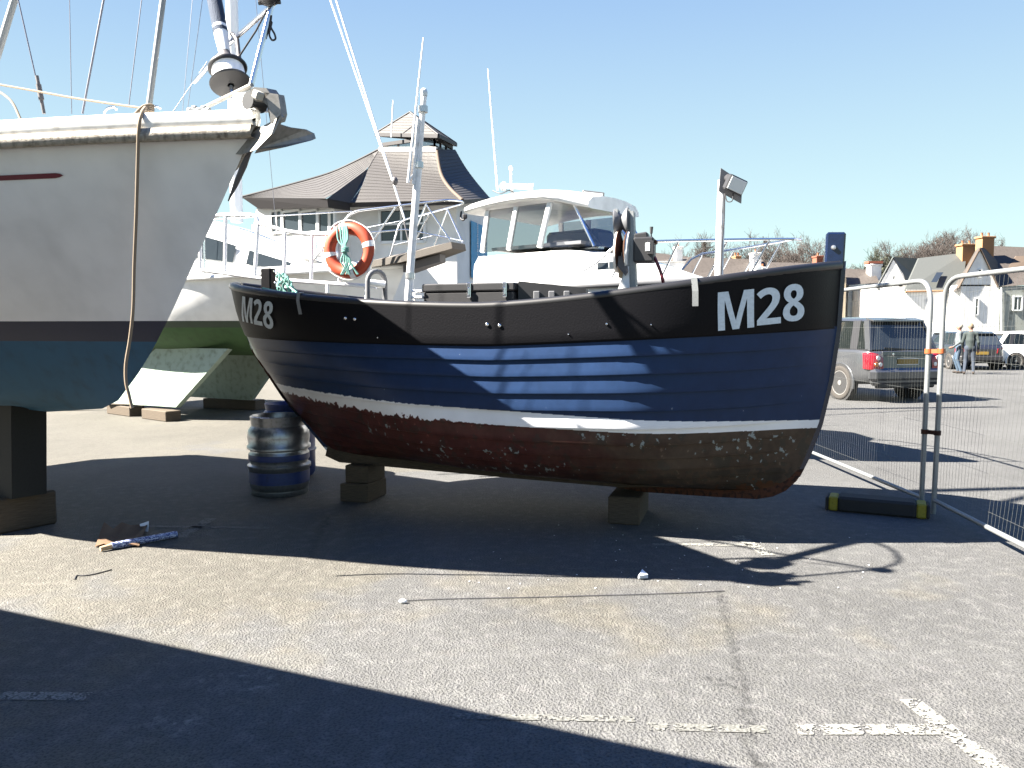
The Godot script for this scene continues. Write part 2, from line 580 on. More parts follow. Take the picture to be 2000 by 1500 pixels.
# ---------- ground ----------
func build_ground() -> void:
	# local sheet: where the photograph shows dust, tar seams and stains (24 m square), grain over it
	var W := 1024
	var SIDE := 24.0
	var X0 := -12.0
	var Z0 := -22.0
	var a := noise_bytes(W, W, 0.006, 21, 5, FastNoiseLite.TYPE_SIMPLEX_SMOOTH, false)
	var b := noise_bytes(W, W, 0.03, 22, 4, FastNoiseLite.TYPE_SIMPLEX_SMOOTH, false)
	var d := noise_bytes(W, W, 0.2, 23, 3, FastNoiseLite.TYPE_SIMPLEX_SMOOTH, false)
	# tar seams and stains, in metres
	var seams := [[gnd(1405, 1150), gnd(1450, 1340), 0.022], [gnd(1450, 1340), gnd(1478, 1500), 0.03], [gnd(640, 1010), gnd(600, 1090), 0.03]]
	var stains := [[gnd(1452, 1345), 0.035, 0.03], [gnd(1405, 1328), 0.05, 0.04], [gnd(1485, 1487), 0.03, 0.03], [gnd(330, 1420), 0.10, -0.06], [gnd(470, 1330), 0.14, -0.05]]
	var out := PackedByteArray()
	out.resize(W * W * 3)
	var lut := PackedByteArray()
	for i in 1025:
		lut.append(int(clampf(pow(i / 4096.0, 1.0 / 2.2), 0, 1) * 255))
	for y in W:
		var z := Z0 + SIDE * (y + 0.5) / W
		for x in W:
			var i := y * W + x
			var xm := X0 + SIDE * (x + 0.5) / W
			var na := a[i] / 255.0
			var nb := b[i] / 255.0
			var nd := d[i] / 255.0
			var v := 0.063 + (na - 0.5) * 0.028 + (nb - 0.5) * 0.014 + (nd - 0.5) * 0.02
			var dust := clampf((0.62 - na) * 4.0 + (nb - 0.5) * 2.4 - (xm + 1.2) * 0.45, 0.0, 1.0)
			var r := v * (1.0 + 0.13 * dust)
			var g := v * (1.0 + 0.05 * dust)
			var bl := v * (0.99 - 0.13 * dust)
			if z > -8.0 and nd > 0.66: # pale stone showing in the worn surface
				r += 0.016; g += 0.0155; bl += 0.0145
			var o := i * 3
			out[o] = lut[int(clampf(r * 4.0, 0, 1) * 1024)]; out[o + 1] = lut[int(clampf(g * 4.0, 0, 1) * 1024)]; out[o + 2] = lut[int(clampf(bl * 4.0, 0, 1) * 1024)]
	var im := Image.create_from_data(W, W, false, Image.FORMAT_RGB8, out)
	for s in seams:
		var p: Vector3 = s[0]
		var q: Vector3 = s[1]
		var n := int(p.distance_to(q) / 0.008)
		for k in n:
			var m := p.lerp(q, float(k) / n)
			m.x += (b[(k * 3) % (W * W)] / 255.0 - 0.5) * 0.05
			for t in 1:
				var xx := int((m.x + rng.randf_range(-1, 1) * s[2] - X0) / SIDE * W)
				var yy := int((m.z + rng.randf_range(-1, 1) * s[2] - Z0) / SIDE * W)
				if xx > 1 and yy > 1 and xx < W - 1 and yy < W - 1:
					im.set_pixel(xx, yy, im.get_pixel(xx, yy).darkened(0.13))
	for s in stains:
		var m: Vector3 = s[0]
		for k in int(5200 * s[1] * s[1] / 2.5 + 4):
			var t := rng.randf() * TAU
			var rr: float = sqrt(rng.randf()) * s[1]
			var xx := int((m.x + cos(t) * rr * 1.4 - X0) / SIDE * W)
			var yy := int((m.z + sin(t) * rr - Z0) / SIDE * W)
			if xx > 1 and yy > 1 and xx < W - 1 and yy < W - 1:
				im.set_pixel(xx, yy, im.get_pixel(xx, yy).darkened(0.3) if s[2] > 0 else im.get_pixel(xx, yy).lightened(0.10))
	var near_tex := ImageTexture.create_from_image(im)
	var W2 := 1024
	var gr := noise_bytes(W2, W2, 0.055, 31, 3)
	var g2 := noise_bytes(W2, W2, 0.14, 32, 2, FastNoiseLite.TYPE_CELLULAR)
	var hb := PackedByteArray()
	hb.resize(W2 * W2)
	for i in W2 * W2: hb[i] = int(clampf(gr[i] * 0.75 + (255 - g2[i]) * 0.4 - 20, 0, 255))
	var grain := ramp(hb, W2, W2, [[0.0, Color(0.16, 0.155, 0.15)], [0.36, Color(0.62, 0.62, 0.62)], [0.55, Color(1, 1, 1)], [1.0, Color(1, 1, 1)]])
	var gh := grey(hb, W2, W2)
	T.hb = gh
	var am_ := StandardMaterial3D.new()
	am_.resource_name = "asphalt"
	am_.albedo_texture = grain
	am_.roughness = 0.88
	am_.heightmap_enabled = true
	am_.heightmap_texture = gh
	am_.heightmap_scale = 0.9
	am_.detail_enabled = true
	am_.detail_blend_mode = BaseMaterial3D.BLEND_MODE_MUL
	am_.detail_albedo = near_tex
	am_.detail_uv_layer = BaseMaterial3D.DETAIL_UV_2
	M["asphalt"] = am_
	# one sheet of squares; the surface pattern is mirrored from square to square so that it runs on without a seam
	var vv := PackedVector3Array()
	var nn := PackedVector3Array()
	var u1 := PackedVector2Array()
	var u2 := PackedVector2Array()
	for i in range(-18, 19):
		for j in range(-24, 6):
			for c in [Vector2i(0, 0), Vector2i(1, 0), Vector2i(1, 1), Vector2i(0, 0), Vector2i(1, 1), Vector2i(0, 1)]:
				var p := Vector2(X0 + SIDE * (i + c.x), Z0 + SIDE * (j + c.y))
				vv.append(Vector3(p.x, 0, p.y))
				nn.append(Vector3.UP)
				u1.append(p / 1.1)
				u2.append(Vector2(absi((i + c.x) % 2), absi((j + c.y) % 2)))
	var arr := []
	arr.resize(Mesh.ARRAY_MAX)
	arr[Mesh.ARRAY_VERTEX] = vv; arr[Mesh.ARRAY_NORMAL] = nn; arr[Mesh.ARRAY_TEX_UV] = u1; arr[Mesh.ARRAY_TEX_UV2] = u2
	var am := ArrayMesh.new()
	am.add_surface_from_arrays(Mesh.PRIMITIVE_TRIANGLES, arr)
	structure("ground", am, M.asphalt)
	# worn bay markings
	var pn := noise_bytes(512, 512, 0.06, 51, 4)
	var pim := PackedByteArray()
	pim.resize(512 * 512 * 4)
	var pl := noise_bytes(512, 512, 0.014, 52, 3)
	for i in 512 * 512:
		var w := clampi(104 + (pn[i] - 128) / 3, 0, 255)
		pim[i * 4] = w; pim[i * 4 + 1] = w; pim[i * 4 + 2] = w - 4
		pim[i * 4 + 3] = 255 if pn[i] * 0.45 + pl[i] * 0.55 > 108 else 0
	var pt := ImageTexture.create_from_image(Image.create_from_data(512, 512, false, Image.FORMAT_RGBA8, pim))
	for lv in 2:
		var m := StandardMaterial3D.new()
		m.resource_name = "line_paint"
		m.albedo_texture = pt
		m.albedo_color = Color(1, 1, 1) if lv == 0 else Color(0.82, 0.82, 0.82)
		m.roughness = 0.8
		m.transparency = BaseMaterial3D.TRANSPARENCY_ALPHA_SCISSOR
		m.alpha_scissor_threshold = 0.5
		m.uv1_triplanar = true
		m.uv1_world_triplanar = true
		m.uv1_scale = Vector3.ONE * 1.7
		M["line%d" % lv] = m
	var lines := [
		[0, 1358, 172, 1360, 0.075, 0], [1265, 1418, 1500, 1424, 0.06, 1], [1555, 1424, 1850, 1424, 0.085, 0], [1775, 1365, 1960, 1510, 0.09, 0],
		[1275, 1063, 1470, 1064, 0.06, 0], [1440, 1046, 1502, 1084, 0.10, 0], [250, 1027, 525, 1031, 0.06, 1], [412, 1012, 350, 1050, 0.10, 1],
		[885, 1398, 1240, 1404, 0.05, 1], [1712, 797, 1790, 802, 0.09, 1], [1600, 846, 1750, 893, 0.07, 1], [1660, 757, 1990, 765, 0.08, 1], [60, 790, 480, 800, 0.09, 1]]
	for l in lines:
		var p := gnd(l[0], l[1], 0.004)
		var q := gnd(l[2], l[3], 0.004)
		var s: Vector3 = (q - p).cross(Vector3.UP).normalized() * l[4] * 0.5
		var mb := MB.new()
		mb.quad(p - s, q - s, q + s, p + s, Vector3.UP)
		var o := structure("bay_marking", mb.mesh(p), M["line%d" % l[5]], p)
		o.set_meta("label", "worn white paint line on the asphalt")

func build_hill() -> void:
	var g := []
	for i in 25:
		var row := []
		for j in 9:
			var x := lerpf(-40.0, 230.0, i / 24.0)
			var z := -lerpf(95.0, 260.0, j / 8.0)
			var h := 13.0 * smoothstep(95.0, 190.0, -z) * smoothstep(-10.0, 60.0, x) * (0.8 + 0.2 * sin(x * 0.045 + 1.0))
			row.append(Vector3(x, h - 0.4, z))
		g.append(row)
	var mb := MB.new()
	mb.grid(g)
	structure("hill", mb.mesh(), M.grass_far)


# ---------- the blue fishing boat ----------
# local frame: x to the bow, z to the near (starboard) side, y up from the asphalt
const BOW := [[0.22, 2.14], [0.30, 2.33], [0.38, 2.41], [0.48, 2.475], [0.86, 2.60], [1.2, 2.665], [1.6, 2.71], [2.1, 2.73], [2.4, 2.74]]
const STERN := [[0.30, -1.66], [0.42, -1.74], [0.58, -1.89], [0.92, -2.22], [1.36, -2.55], [1.71, -2.69], [2.01, -2.74], [2.3, -2.75]]
const STRAKES := [1.0, 0.891, 0.782, 0.672, 0.563, 0.454, 0.354, 0.262, 0.183, 0.118, 0.061, 0.0]

func m_sheer(s: float) -> float:
	return 1.762 + (0.0757 * pow(s - 0.1, 1.5) if s > 0.1 else 0.0382 * pow(0.1 - s, 1.8))

func m_band(s: float) -> float:
	return 1.485 + (0.135 * pow((s - 0.1) / 2.6, 1.2) if s > 0.1 else 0.06 * pow((0.1 - s) / 2.74, 1.5))

func m_rabbet(s: float) -> float:
	return pw(s, [[-2.7, 0.45], [-1.7, 0.42], [0.0, 0.35], [2.2, 0.30]])

func m_half(u: float) -> float:
	if u > 0.50:
		var t := (u - 0.50) / 0.50
		return 1.0 * pow(maxf(1.0 - pow(t, 4.8), 0.0), 0.92)
	if u > 0.44: return 1.0
	var t := (0.44 - u) / 0.44
	return 1.0 * pow(maxf(1.0 - pow(t, 3.0), 0.0), 0.72)

func m_hull(u: float, w: float) -> Vector3:   # w: 0 keel rabbet, 1 lower edge of the bulwark, up to 2 the sheer
	var sg := lerpf(-2.75, 2.74, u)
	var yk := m_rabbet(sg)
	var yb := m_band(sg)
	var y := lerpf(yk, yb, w) if w <= 1.0 else lerpf(yb, m_sheer(sg), w - 1.0)
	var s := lerpf(pw(y, STERN), pw(y, BOW), u)
	var h := clampf((y - yk) / (m_sheer(sg) - yk), 0.0, 1.0)
	var bowish := smoothstep(0.70, 1.0, u)
	var sternish := smoothstep(0.42, 0.0, u)
	var mid := pow(1.0 - pow(1.0 - h, 4.4), 0.5)
	var vee := pow(1.0 - pow(1.0 - h, 1.25), 0.95)
	var z := m_half(u) * lerpf(mid, vee, maxf(bowish, sternish * 0.9)) + 0.035
	return Vector3(s, y, z)

func m_normal(u: float, w: float) -> Vector3:
	var e := 0.004
	var du := m_hull(minf(u + e, 1), w) - m_hull(maxf(u - e, 0), w)
	var dw := m_hull(u, minf(w + e, 2)) - m_hull(u, maxf(w - e, 0))
	var n := du.cross(dw).normalized()
	return n if n.z > 0 else -n

var m_cache := []

func m_find(px: float, py: float, xf: Transform3D) -> Vector2:   # u, w of the near side under a pixel
	if m_cache.is_empty():
		for i in 161:
			for j in 31: m_cache.append([xf * m_hull(i / 160.0, 0.9 + 1.1 * j / 30.0) - Vector3(0, EYE, 0), Vector2(i / 160.0, 0.9 + 1.1 * j / 30.0)])
	var best := Vector2.ZERO
	var bd := 1e9
	var r := ray(px, py).normalized()
	for e in m_cache:
		var q: Vector3 = e[0]
		var dist := (q - r * q.dot(r)).length_squared()
		if dist < bd:
			bd = dist
			best = e[1]
	var step := Vector2(1.0 / 160.0, 1.1 / 30.0)
	for it in 9:
		step *= 0.6
		var c := best
		for o in [Vector2(1, 0), Vector2(-1, 0), Vector2(0, 1), Vector2(0, -1), Vector2(1, 1), Vector2(-1, 1), Vector2(1, -1), Vector2(-1, -1)]:
			var t: Vector2 = (c + o * step).clamp(Vector2(0, 0.9), Vector2(1, 2))
			var q := xf * m_hull(t.x, t.y) - Vector3(0, EYE, 0)
			var dist := (q - r * q.dot(r)).length_squared()
			if dist < bd:
				bd = dist
				best = t
	return best

func m_texture() -> ImageTexture:
	var W := 2048
	var H := 640
	var a := noise_bytes(W, H, 0.012, 61, 5, FastNoiseLite.TYPE_SIMPLEX_SMOOTH, false)
	var b := noise_bytes(W, H, 0.045, 62, 5, FastNoiseLite.TYPE_SIMPLEX_SMOOTH, false)
	var d := noise_bytes(W, H, 0.02, 63, 5, FastNoiseLite.TYPE_SIMPLEX_SMOOTH, false)
	var fl := noise_bytes(W, H, 0.034, 64, 5, FastNoiseLite.TYPE_SIMPLEX_SMOOTH, false)
	# where the photograph shows paint flaked off: [along, height, reach]
	var spots := [[2.05, 0.72, 0.30], [2.22, 0.66, 0.22], [2.05, 0.34, 0.18], [0.22, 0.66, 0.16], [0.50, 0.48, 0.26], [0.25, 0.47, 0.24], [-0.35, 0.62, 0.25], [-0.1, 0.46, 0.2], [1.35, 0.80, 0.22], [-0.9, 0.8, 0.2], [1.0, 0.83, 0.16]]
	var out := PackedByteArray()
	out.resize(W * H * 3)
	for x in W:
		var s := -2.85 + 5.7 * x / W
		var top := 0.995 - 0.042 * s
		var thick := 0.055 + 0.06 * (1.0 - pow(s / 2.8, 2.0))
		var band := m_band(clampf(s, -2.74, 2.74))
		var ragged := 0.002 + 0.05 * smoothstep(0.4, -0.7, s)
		for y in H:
			var i := y * W + x
			var h := 2.25 * (1.0 - float(y) / H)
			var na := a[i] / 255.0 - 0.5
			var nb := b[i] / 255.0 - 0.5
			var nd := d[i] / 255.0 - 0.5
			var r := 0.0
			var g := 0.0
			var l := 0.0
			if h > band:
				r = 0.008; g = 0.009; l = 0.013
			elif h > top + nb * ragged * 0.4:
				var k := 1.0 + na * 0.25 + nb * 0.15
				r = 0.0085 * k; g = 0.023 * k; l = 0.066 * k
				if nb > 0.40 and na > 0.16: r = 0.2; g = 0.22; l = 0.25
			elif h > top - thick + (nb * 1.3 + na * 0.6) * ragged:
				var k := 1.0 + na * 0.12
				r = 0.66 * k; g = 0.67 * k; l = 0.69 * k
			else:
				# worn red antifouling: chestnut forward, redder aft, bare and pale flakes
				var f := smoothstep(0.2, 1.6, s + na * 0.8)
				r = lerpf(0.065, 0.054, f); g = lerpf(0.021, 0.037, f); l = lerpf(0.018, 0.026, f)
				var k := 1.0 + na * 0.55 + nb * 0.35
				r *= k; g *= k; l *= k
				if nd > 0.18:
					r = r * 0.55 + 0.012; g = g * 0.6 + 0.012; l = l * 0.6 + 0.01
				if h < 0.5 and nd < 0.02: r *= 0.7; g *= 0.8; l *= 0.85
				var near := 0.0
				for q in spots:
					near = maxf(near, 1.0 - Vector2((s - q[0]) * 0.75, (h - q[1]) * 1.8).length() / q[2])
				if near > 0.0 and fl[i] / 255.0 - 0.5 + near * 0.14 > 0.30: r = 0.20; g = 0.225; l = 0.225
				elif nb > 0.30 and nd > 0.0: r *= 1.9; g *= 2.0; l *= 2.0
				if s > 1.6 and h < 0.40 - (2.4 - s) * 0.16 + na * 0.16 + nb * 0.12: r = 0.062 * k; g = 0.027 * k; l = 0.013 * k
			var o := i * 3
			out[o] = int(255 * pow(clampf(r, 0, 1), 0.4545)); out[o + 1] = int(255 * pow(clampf(g, 0, 1), 0.4545)); out[o + 2] = int(255 * pow(clampf(l, 0, 1), 0.4545))
	return ImageTexture.create_from_image(Image.create_from_data(W, H, false, Image.FORMAT_RGB8, out))

func m_uv(p: Vector3) -> Vector2:
	return Vector2((p.x + 2.85) / 5.7, 1.0 - p.y / 2.25)

func build_m28() -> void:
	var xf := Transform3D(Basis(Vector3.UP, deg_to_rad(-17.0)), Vector3(-0.048, 0, -7.02))
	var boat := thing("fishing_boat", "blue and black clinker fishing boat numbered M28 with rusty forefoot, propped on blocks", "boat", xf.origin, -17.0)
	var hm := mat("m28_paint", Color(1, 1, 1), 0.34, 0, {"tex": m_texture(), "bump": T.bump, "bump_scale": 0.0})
	hm.heightmap_enabled = false
	hm.metallic_specular = 0.25
	var N := 48
	for side in [1.0, -1.0]:
		var sv := Vector3(1, 1, side)
		for k in STRAKES.size() - 1:
			var w1: float = STRAKES[k]
			var w0: float = STRAKES[k + 1]
			var outer := []
			var under := []
			var ou := []
			var uu := []
			for i in N + 1:
				var u := float(i) / N
				var fade := smoothstep(0.0, 0.08, u) * smoothstep(1.0, 0.86, u)
				var t := 0.026 * fade
				var r := []
				var rt := []
				for q in [0.0, 0.35, 0.7, 0.93, 1.0]:
					var w := lerpf(w1, w0, q)
					var p := m_hull(u, w) + m_normal(u, w) * (t * minf(q, 0.93) + 0.001 - (0.004 * fade if q == 1.0 else 0.0))
					r.append(p * sv)
					rt.append(m_uv(p))
				outer.append(r); ou.append(rt)
				var pb := m_hull(u, w0)
				under.append([r[4], (pb - m_normal(u, w0) * 0.012) * sv])
				uu.append([rt[4], m_uv(pb)])
			var mb := MB.new()
			mb.grid(outer, ou)
			mb.grid(under, uu)
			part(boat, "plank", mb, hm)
		# smooth black bulwark above the planking, proud of it
		var g := []
		var gin := []
		for i in N + 1:
			var u := float(i) / N
			var r := []
			var ri := []
			for w in [0.985, 1.0, 1.25, 1.5, 1.75, 2.0]:
				var off := 0.010 if w < 1.0 else 0.026
				r.append((m_hull(u, w) + m_normal(u, w) * off * (smoothstep(0.0, 0.04, u) * smoothstep(1.0, 0.95, u))) * sv)
				var pi := m_hull(u, w)
				pi.z = maxf(pi.z - 0.045, 0.0)
				ri.append(pi * sv)
			g.append(r); gin.append(ri)
		var mb2 := MB.new()
		mb2.grid(g); mb2.grid(gin)
		part(boat, "bulwark", mb2, M.black)
		var pts := []
		for i in N + 1:
			var u := lerpf(0.0, 0.995, float(i) / N)
			var p := m_hull(u, 2.0)
			p.z = maxf(p.z - 0.006, 0.01)
			pts.append((p + Vector3(0, 0.004, 0)) * sv)
		var mb3 := MB.new()
		mb3.tube(pts, 0.036, 10)
		part(boat, "gunwale", mb3, M.gunwale)
	# backbone
	var mk := MB.new()
	mk.prism([Vector2(-1.77, 0.50), Vector2(-1.80, 0.39), Vector2(-1.65, 0.335), Vector2(0.0, 0.28), Vector2(1.1, 0.25), Vector2(2.0, 0.26), Vector2(2.2, 0.29), Vector2(2.05, 0.42), Vector2(0.0, 0.46)], 0.085)
	part(boat, "keel", mk, M.timber)
	var sh := MB.new()
	sh.prism([Vector2(1.0, 0.25), Vector2(1.2, 0.225), Vector2(1.82, 0.22), Vector2(2.14, 0.222), Vector2(2.26, 0.25), Vector2(2.36, 0.305), Vector2(2.44, 0.39), Vector2(2.495, 0.49), Vector2(2.42, 0.47), Vector2(2.26, 0.36), Vector2(2.11, 0.31), Vector2(1.75, 0.29), Vector2(1.25, 0.268)], 0.095)
	part(boat, "forefoot_shoe", sh, M.rust, "rust covered forefoot band")
	var st := []
	for q in [0.42, 0.6, 0.84, 1.2, 1.6, 2.0, 2.12]: st.append(Vector2(pw(q, BOW) + 0.028, q))
	for q in [2.12, 2.0, 1.6, 1.2, 0.84, 0.6, 0.42]: st.append(Vector2(pw(q, BOW) - 0.09, q))
	var mst := MB.new()
	mst.prism(st, 0.085)
	part(boat, "stem", mst, M.navy_gloss)
	var hd := MB.new()
	hd.box(Vector3(2.678, 2.195, 0), Vector3(0.142, 0.30, 0.10), Basis(Vector3.BACK, -0.03), 0.014)
	part(boat, "stem_head", hd, M.navy_gloss)
	var hb := MB.new()
	hb.lathe([Vector2(0, 0.02), Vector2(0.016, 0.016), Vector2(0.02, 0), Vector2(0.02, -0.01)], 10, Transform3D(Basis(Vector3.RIGHT, PI / 2), Vector3(2.665, 2.225, 0.052)))
	part(boat, "bolt", hb, M.steel)
	var sp := []
	for q in [0.44, 0.61, 0.94, 1.37, 1.7, 1.95]: sp.append(Vector2(pw(q, STERN) - 0.03, q))
	for q in [1.95, 1.7, 1.37, 0.94, 0.61, 0.44]: sp.append(Vector2(pw(q, STERN) + 0.09, q))
	var msp := MB.new()
	msp.prism(sp, 0.08)
	part(boat, "sternpost", msp, M.m28_paint)
	# deck
	var dk := []
	for i in 25:
		var u := lerpf(0.06, 0.97, i / 24.0)
		var sg := lerpf(-2.65, 2.64, u)
		var y := 1.42 if u < 0.80 else lerpf(1.42, m_sheer(sg) - 0.10, smoothstep(0.8, 0.82, u))
		var z := maxf(m_half(u) * (0.93 if u > 0.2 else 0.85) - 0.05, 0.02)
		dk.append([Vector3(sg, y, -z), Vector3(sg, y + 0.01, 0), Vector3(sg, y, z)])
	var mdk := MB.new()
	mdk.grid(dk)
	part(boat, "deck", mdk, M.grey_plastic)
	# registration number, each figure a plate of vinyl that follows the planking
	var font := SystemFont.new()
	font.font_names = PackedStringArray(["Droid Sans"])
	font.font_weight = 700
	var glyphs := [
		["M", [1399, 1468], [567, 641], -0.105], ["2", [1473, 1519], [561, 632], -0.105], ["8", [1523, 1564], [554, 626], -0.09],
		["M", [481, 501], [579, 627], 0.2], ["2", [503.5, 520], [583, 632], 0.2], ["8", [523, 542], [587, 639], 0.2]]
	for k in 6:
		var tm := TextMesh.new()
		tm.text = glyphs[k][0]
		tm.font = font
		tm.font_size = 64
		tm.pixel_size = 0.01
		tm.depth = 0.0
		tm.curve_step = 1.5
		var arr := tm.surface_get_arrays(0)
		var vs: PackedVector3Array = arr[Mesh.ARRAY_VERTEX]
		var idx: PackedInt32Array = arr[Mesh.ARRAY_INDEX]
		var bb := AABB(vs[0], Vector3.ZERO)
		for p in vs: bb = bb.expand(p)
		# corners on the hull
		var cx: Array = glyphs[k][1]
		var cy: Array = glyphs[k][2]
		var slope: float = glyphs[k][3]
		var uvs := []
		var midx: float = (cx[0] + cx[1]) * 0.5
		for c in [[0, 1], [1, 1], [1, 0], [0, 0]]:   # lower left, lower right, upper right, upper left
			var px: float = cx[c[0]]
			uvs.append(m_find(px, cy[c[1]] + (px - midx) * slope, xf))
		var mb := MB.new()
		var put := func(p: Vector3):
			var fx := (p.x - bb.position.x) / bb.size.x
			var fy := (p.y - bb.position.y) / bb.size.y
			var uw: Vector2 = (uvs[0] as Vector2).lerp(uvs[1], fx).lerp((uvs[3] as Vector2).lerp(uvs[2], fx), fy)
			return m_hull(uw.x, uw.y) + m_normal(uw.x, uw.y) * (0.0335 if k < 3 else 0.036)
		for i in range(0, idx.size(), 3):
			var q := [vs[idx[i]], vs[idx[i + 1]], vs[idx[i + 2]]]
			# split so that the figure bends with the hull
			var stack := [[q[0], q[1], q[2], 0]]
			while stack.size():
				var t: Array = stack.pop_back()
				var la: float = t[0].distance_to(t[1])
				var lb: float = t[1].distance_to(t[2])
				var lc: float = t[2].distance_to(t[0])
				var lm := maxf(la, maxf(lb, lc))
				if lm < 0.14 or t[3] > 5:
					mb.tri(put.call(t[0]), put.call(t[1]), put.call(t[2]), Vector3(0, 0, 1))
				elif lm == la:
					var m: Vector3 = (t[0] + t[1]) * 0.5
					stack.append([t[0], m, t[2], t[3] + 1]); stack.append([m, t[1], t[2], t[3] + 1])
				elif lm == lb:
					var m: Vector3 = (t[1] + t[2]) * 0.5
					stack.append([t[0], t[1], m, t[3] + 1]); stack.append([t[0], m, t[2], t[3] + 1])
				else:
					var m: Vector3 = (t[2] + t[0]) * 0.5
					stack.append([t[0], t[1], m, t[3] + 1]); stack.append([m, t[1], t[2], t[3] + 1])
		part(boat, "figure", mb, M.letter)
	# bolts through the bulwark, metal straps over the rail
	for b in [[679, 621, 0.014], [697, 623, 0.014], [954, 634, 0.015], [978, 636, 0.015], [1186, 633, 0.010], [742, 659, 0.007], [1112, 653, 0.006], [1271, 634, 0.006]]:
		var uw := m_find(b[0], b[1], xf)
		var n := m_normal(uw.x, uw.y)
		var mb := MB.new()
		var bas := Basis(n.cross(Vector3.UP).normalized(), n, n.cross(Vector3.UP).normalized().cross(n))
		mb.lathe([Vector2(b[2], 0.0), Vector2(b[2], 0.006), Vector2(b[2] * 0.8, 0.011), Vector2(0, 0.013)], 10, Transform3D(bas, m_hull(uw.x, uw.y) + n * 0.026))
		part(boat, "bolt", mb, M.stainless)
	for b in [[588, 578, 612, 0.030], [1356, 560, 597, 0.042]]:
		var u1 := m_find(b[0], b[1] + 8, xf)
		var u2 := m_find(b[0], b[2], xf)
		var mb := MB.new()
		var a := []
		for i in 7:
			var uw := u1.lerp(u2, i / 6.0)
			uw.x = u1.x
			a.append(m_hull(uw.x, uw.y) + m_normal(uw.x, uw.y) * 0.036)
		var top := m_hull(u1.x, 2.0) + Vector3(0, 0.043, 0)
		a.push_front(top + Vector3(0, -0.004, 0.03)); a.push_front(top + Vector3(0, 0.002, -0.02)); a.push_front(top + Vector3(0, -0.05, -0.06))
		var along := Vector3(b[3] * 0.5, 0, 0)
		for i in a.size() - 1: mb.slab([a[i] - along, a[i] + along, a[i + 1] + along, a[i + 1] - along], (a[i + 1] - a[i]).cross(along).normalized() * 0.003)
		part(boat, "rail_strap", mb, M.galvanised)
	# mast with lamp
	var z := 0.62
	var m0 := loc(795, 592, xf, z)
	var m1 := loc(828, 188, xf, z)
	m0.y = 1.42
	m0.x -= 0.03
	var mm := MB.new()
	mm.tube([m0, m0.lerp(m1, 0.72), m0.lerp(m1, 0.73), m1], [0.033, 0.031, 0.024, 0.023], 14)
	var mast := part(boat, "mast", mm, M.white_paint)
	var col := MB.new()
	for f in [0.30, 0.735, 0.95]:
		var p := m0.lerp(m1, f)
		col.tube([p - Vector3(0, 0.025, 0), p + Vector3(0, 0.025, 0)], 0.04, 14)
	part(mast, "collar", col, M.steel)
	var lp := MB.new()
	lp.lathe([Vector2(0.026, 0), Vector2(0.03, 0.02), Vector2(0.03, 0.04), Vector2(0.02, 0.06), Vector2(0, 0.066)], 12, Transform3D(Basis(), m1))
	part(mast, "masthead_lamp", lp, M.lamp_glass)
	var st2 := MB.new()
	var p2 := loc(817, 232, xf, z + 0.02)
	st2.tube([p2, loc(808, 360, xf, z + 0.02)], 0.016, 8)
	part(mast, "conduit", st2, M.white_paint)
	var an := MB.new()
	an.tube([loc(797, 357, xf, z + 0.05), loc(812, 215, xf, z + 0.05), loc(827, 74, xf, z + 0.05)], [0.013, 0.009, 0.006], 8)
	part(boat, "whip_antenna", an, M.white_tube)
	var br := MB.new()
	br.tube([loc(797, 355, xf, z + 0.05), loc(815, 330, xf, z)], 0.008, 6)
	part(boat, "antenna_bracket", br, M.white_tube)
	# hoop over the rail
	var hp := MB.new()
	var h0 := loc(718, 592, xf, 0.78)
	var h1 := loc(752, 592, xf, 0.60)
	h0.y -= 0.15; h1.y -= 0.15
	var hpts := [h0]
	for i in 9:
		var t := PI * i / 8.0
		var mid := (loc(718, 548, xf, 0.78) + loc(752, 552, xf, 0.60)) * 0.5
		var ax := (loc(752, 550, xf, 0.60) - loc(718, 550, xf, 0.78)) * 0.5
		hpts.append(mid - ax * cos(t) + Vector3(0, 0.085 * sin(t), 0))
	hpts.append(h1)
	hp.tube(hpts, 0.021, 10)
	part(boat, "pot_hauling_hoop", hp, M.grey_plastic)
	var hr := MB.new()
	hr.tube([loc(719, 552, xf, 0.70), loc(752, 556, xf, 0.62)], 0.03, 10)
	part(boat, "roller", hr, M.white_tube)
	# stern rail, built up on the port quarter and out past the stern
	var zr := -0.72
	var rl := MB.new()
	rl.tube(rounded([loc(391, 530, xf, zr), loc(391, 446, xf, zr), loc(418, 420, xf, zr), loc(505, 420, xf, zr), loc(498, 541, xf, zr)], 0.10), 0.021, 10)
	rl.tube(rounded([loc(505, 436, xf, zr), loc(560, 452, xf, zr), loc(612, 458, xf, zr), loc(724, 457, xf, zr), loc(715, 620, xf, zr)], 0.11), 0.021, 10)
	rl.tube([loc(389, 527, xf, zr), loc(520, 545, xf, zr), loc(580, 549, xf, zr), loc(735, 560, xf, zr)], 0.022, 10)
	for q in [[441, 420, 533], [557, 453, 546], [610, 457, 550], [665, 458, 554]]:
		rl.tube([loc(q[0], q[1], xf, zr), loc(q[0] - 2, q[2], xf, zr)], 0.019, 8)
	for q in [[560, 549], [640, 553], [716, 558]]:
		var p := loc(q[0], q[1], xf, zr)
		rl.tube([p, Vector3(p.x, 1.45, p.z + 0.04)], 0.019, 8)
	part(boat, "stern_rail", rl, M.white_tube)
	var rp := MB.new()
	rp.box(Vector3(-2.40, 1.88, 0.02), Vector3(0.11, 0.60, 0.10), Basis(), 0.012)
	part(boat, "rudder_head", rp, M.black)
	for b in [[536, 531], [537, 553]]:
		var mb := MB.new()
		mb.ell(loc(b[0], b[1], xf, 0.07), Vector3(0.013, 0.013, 0.01), 10, 6)
		part(boat, "bolt", mb, M.stainless)
	build_hauler(boat, xf)
	# floodlight on its pole
	var f0 := loc(1403, 560, xf, 0.42)
	var f1 := loc(1410, 352, xf, 0.42)
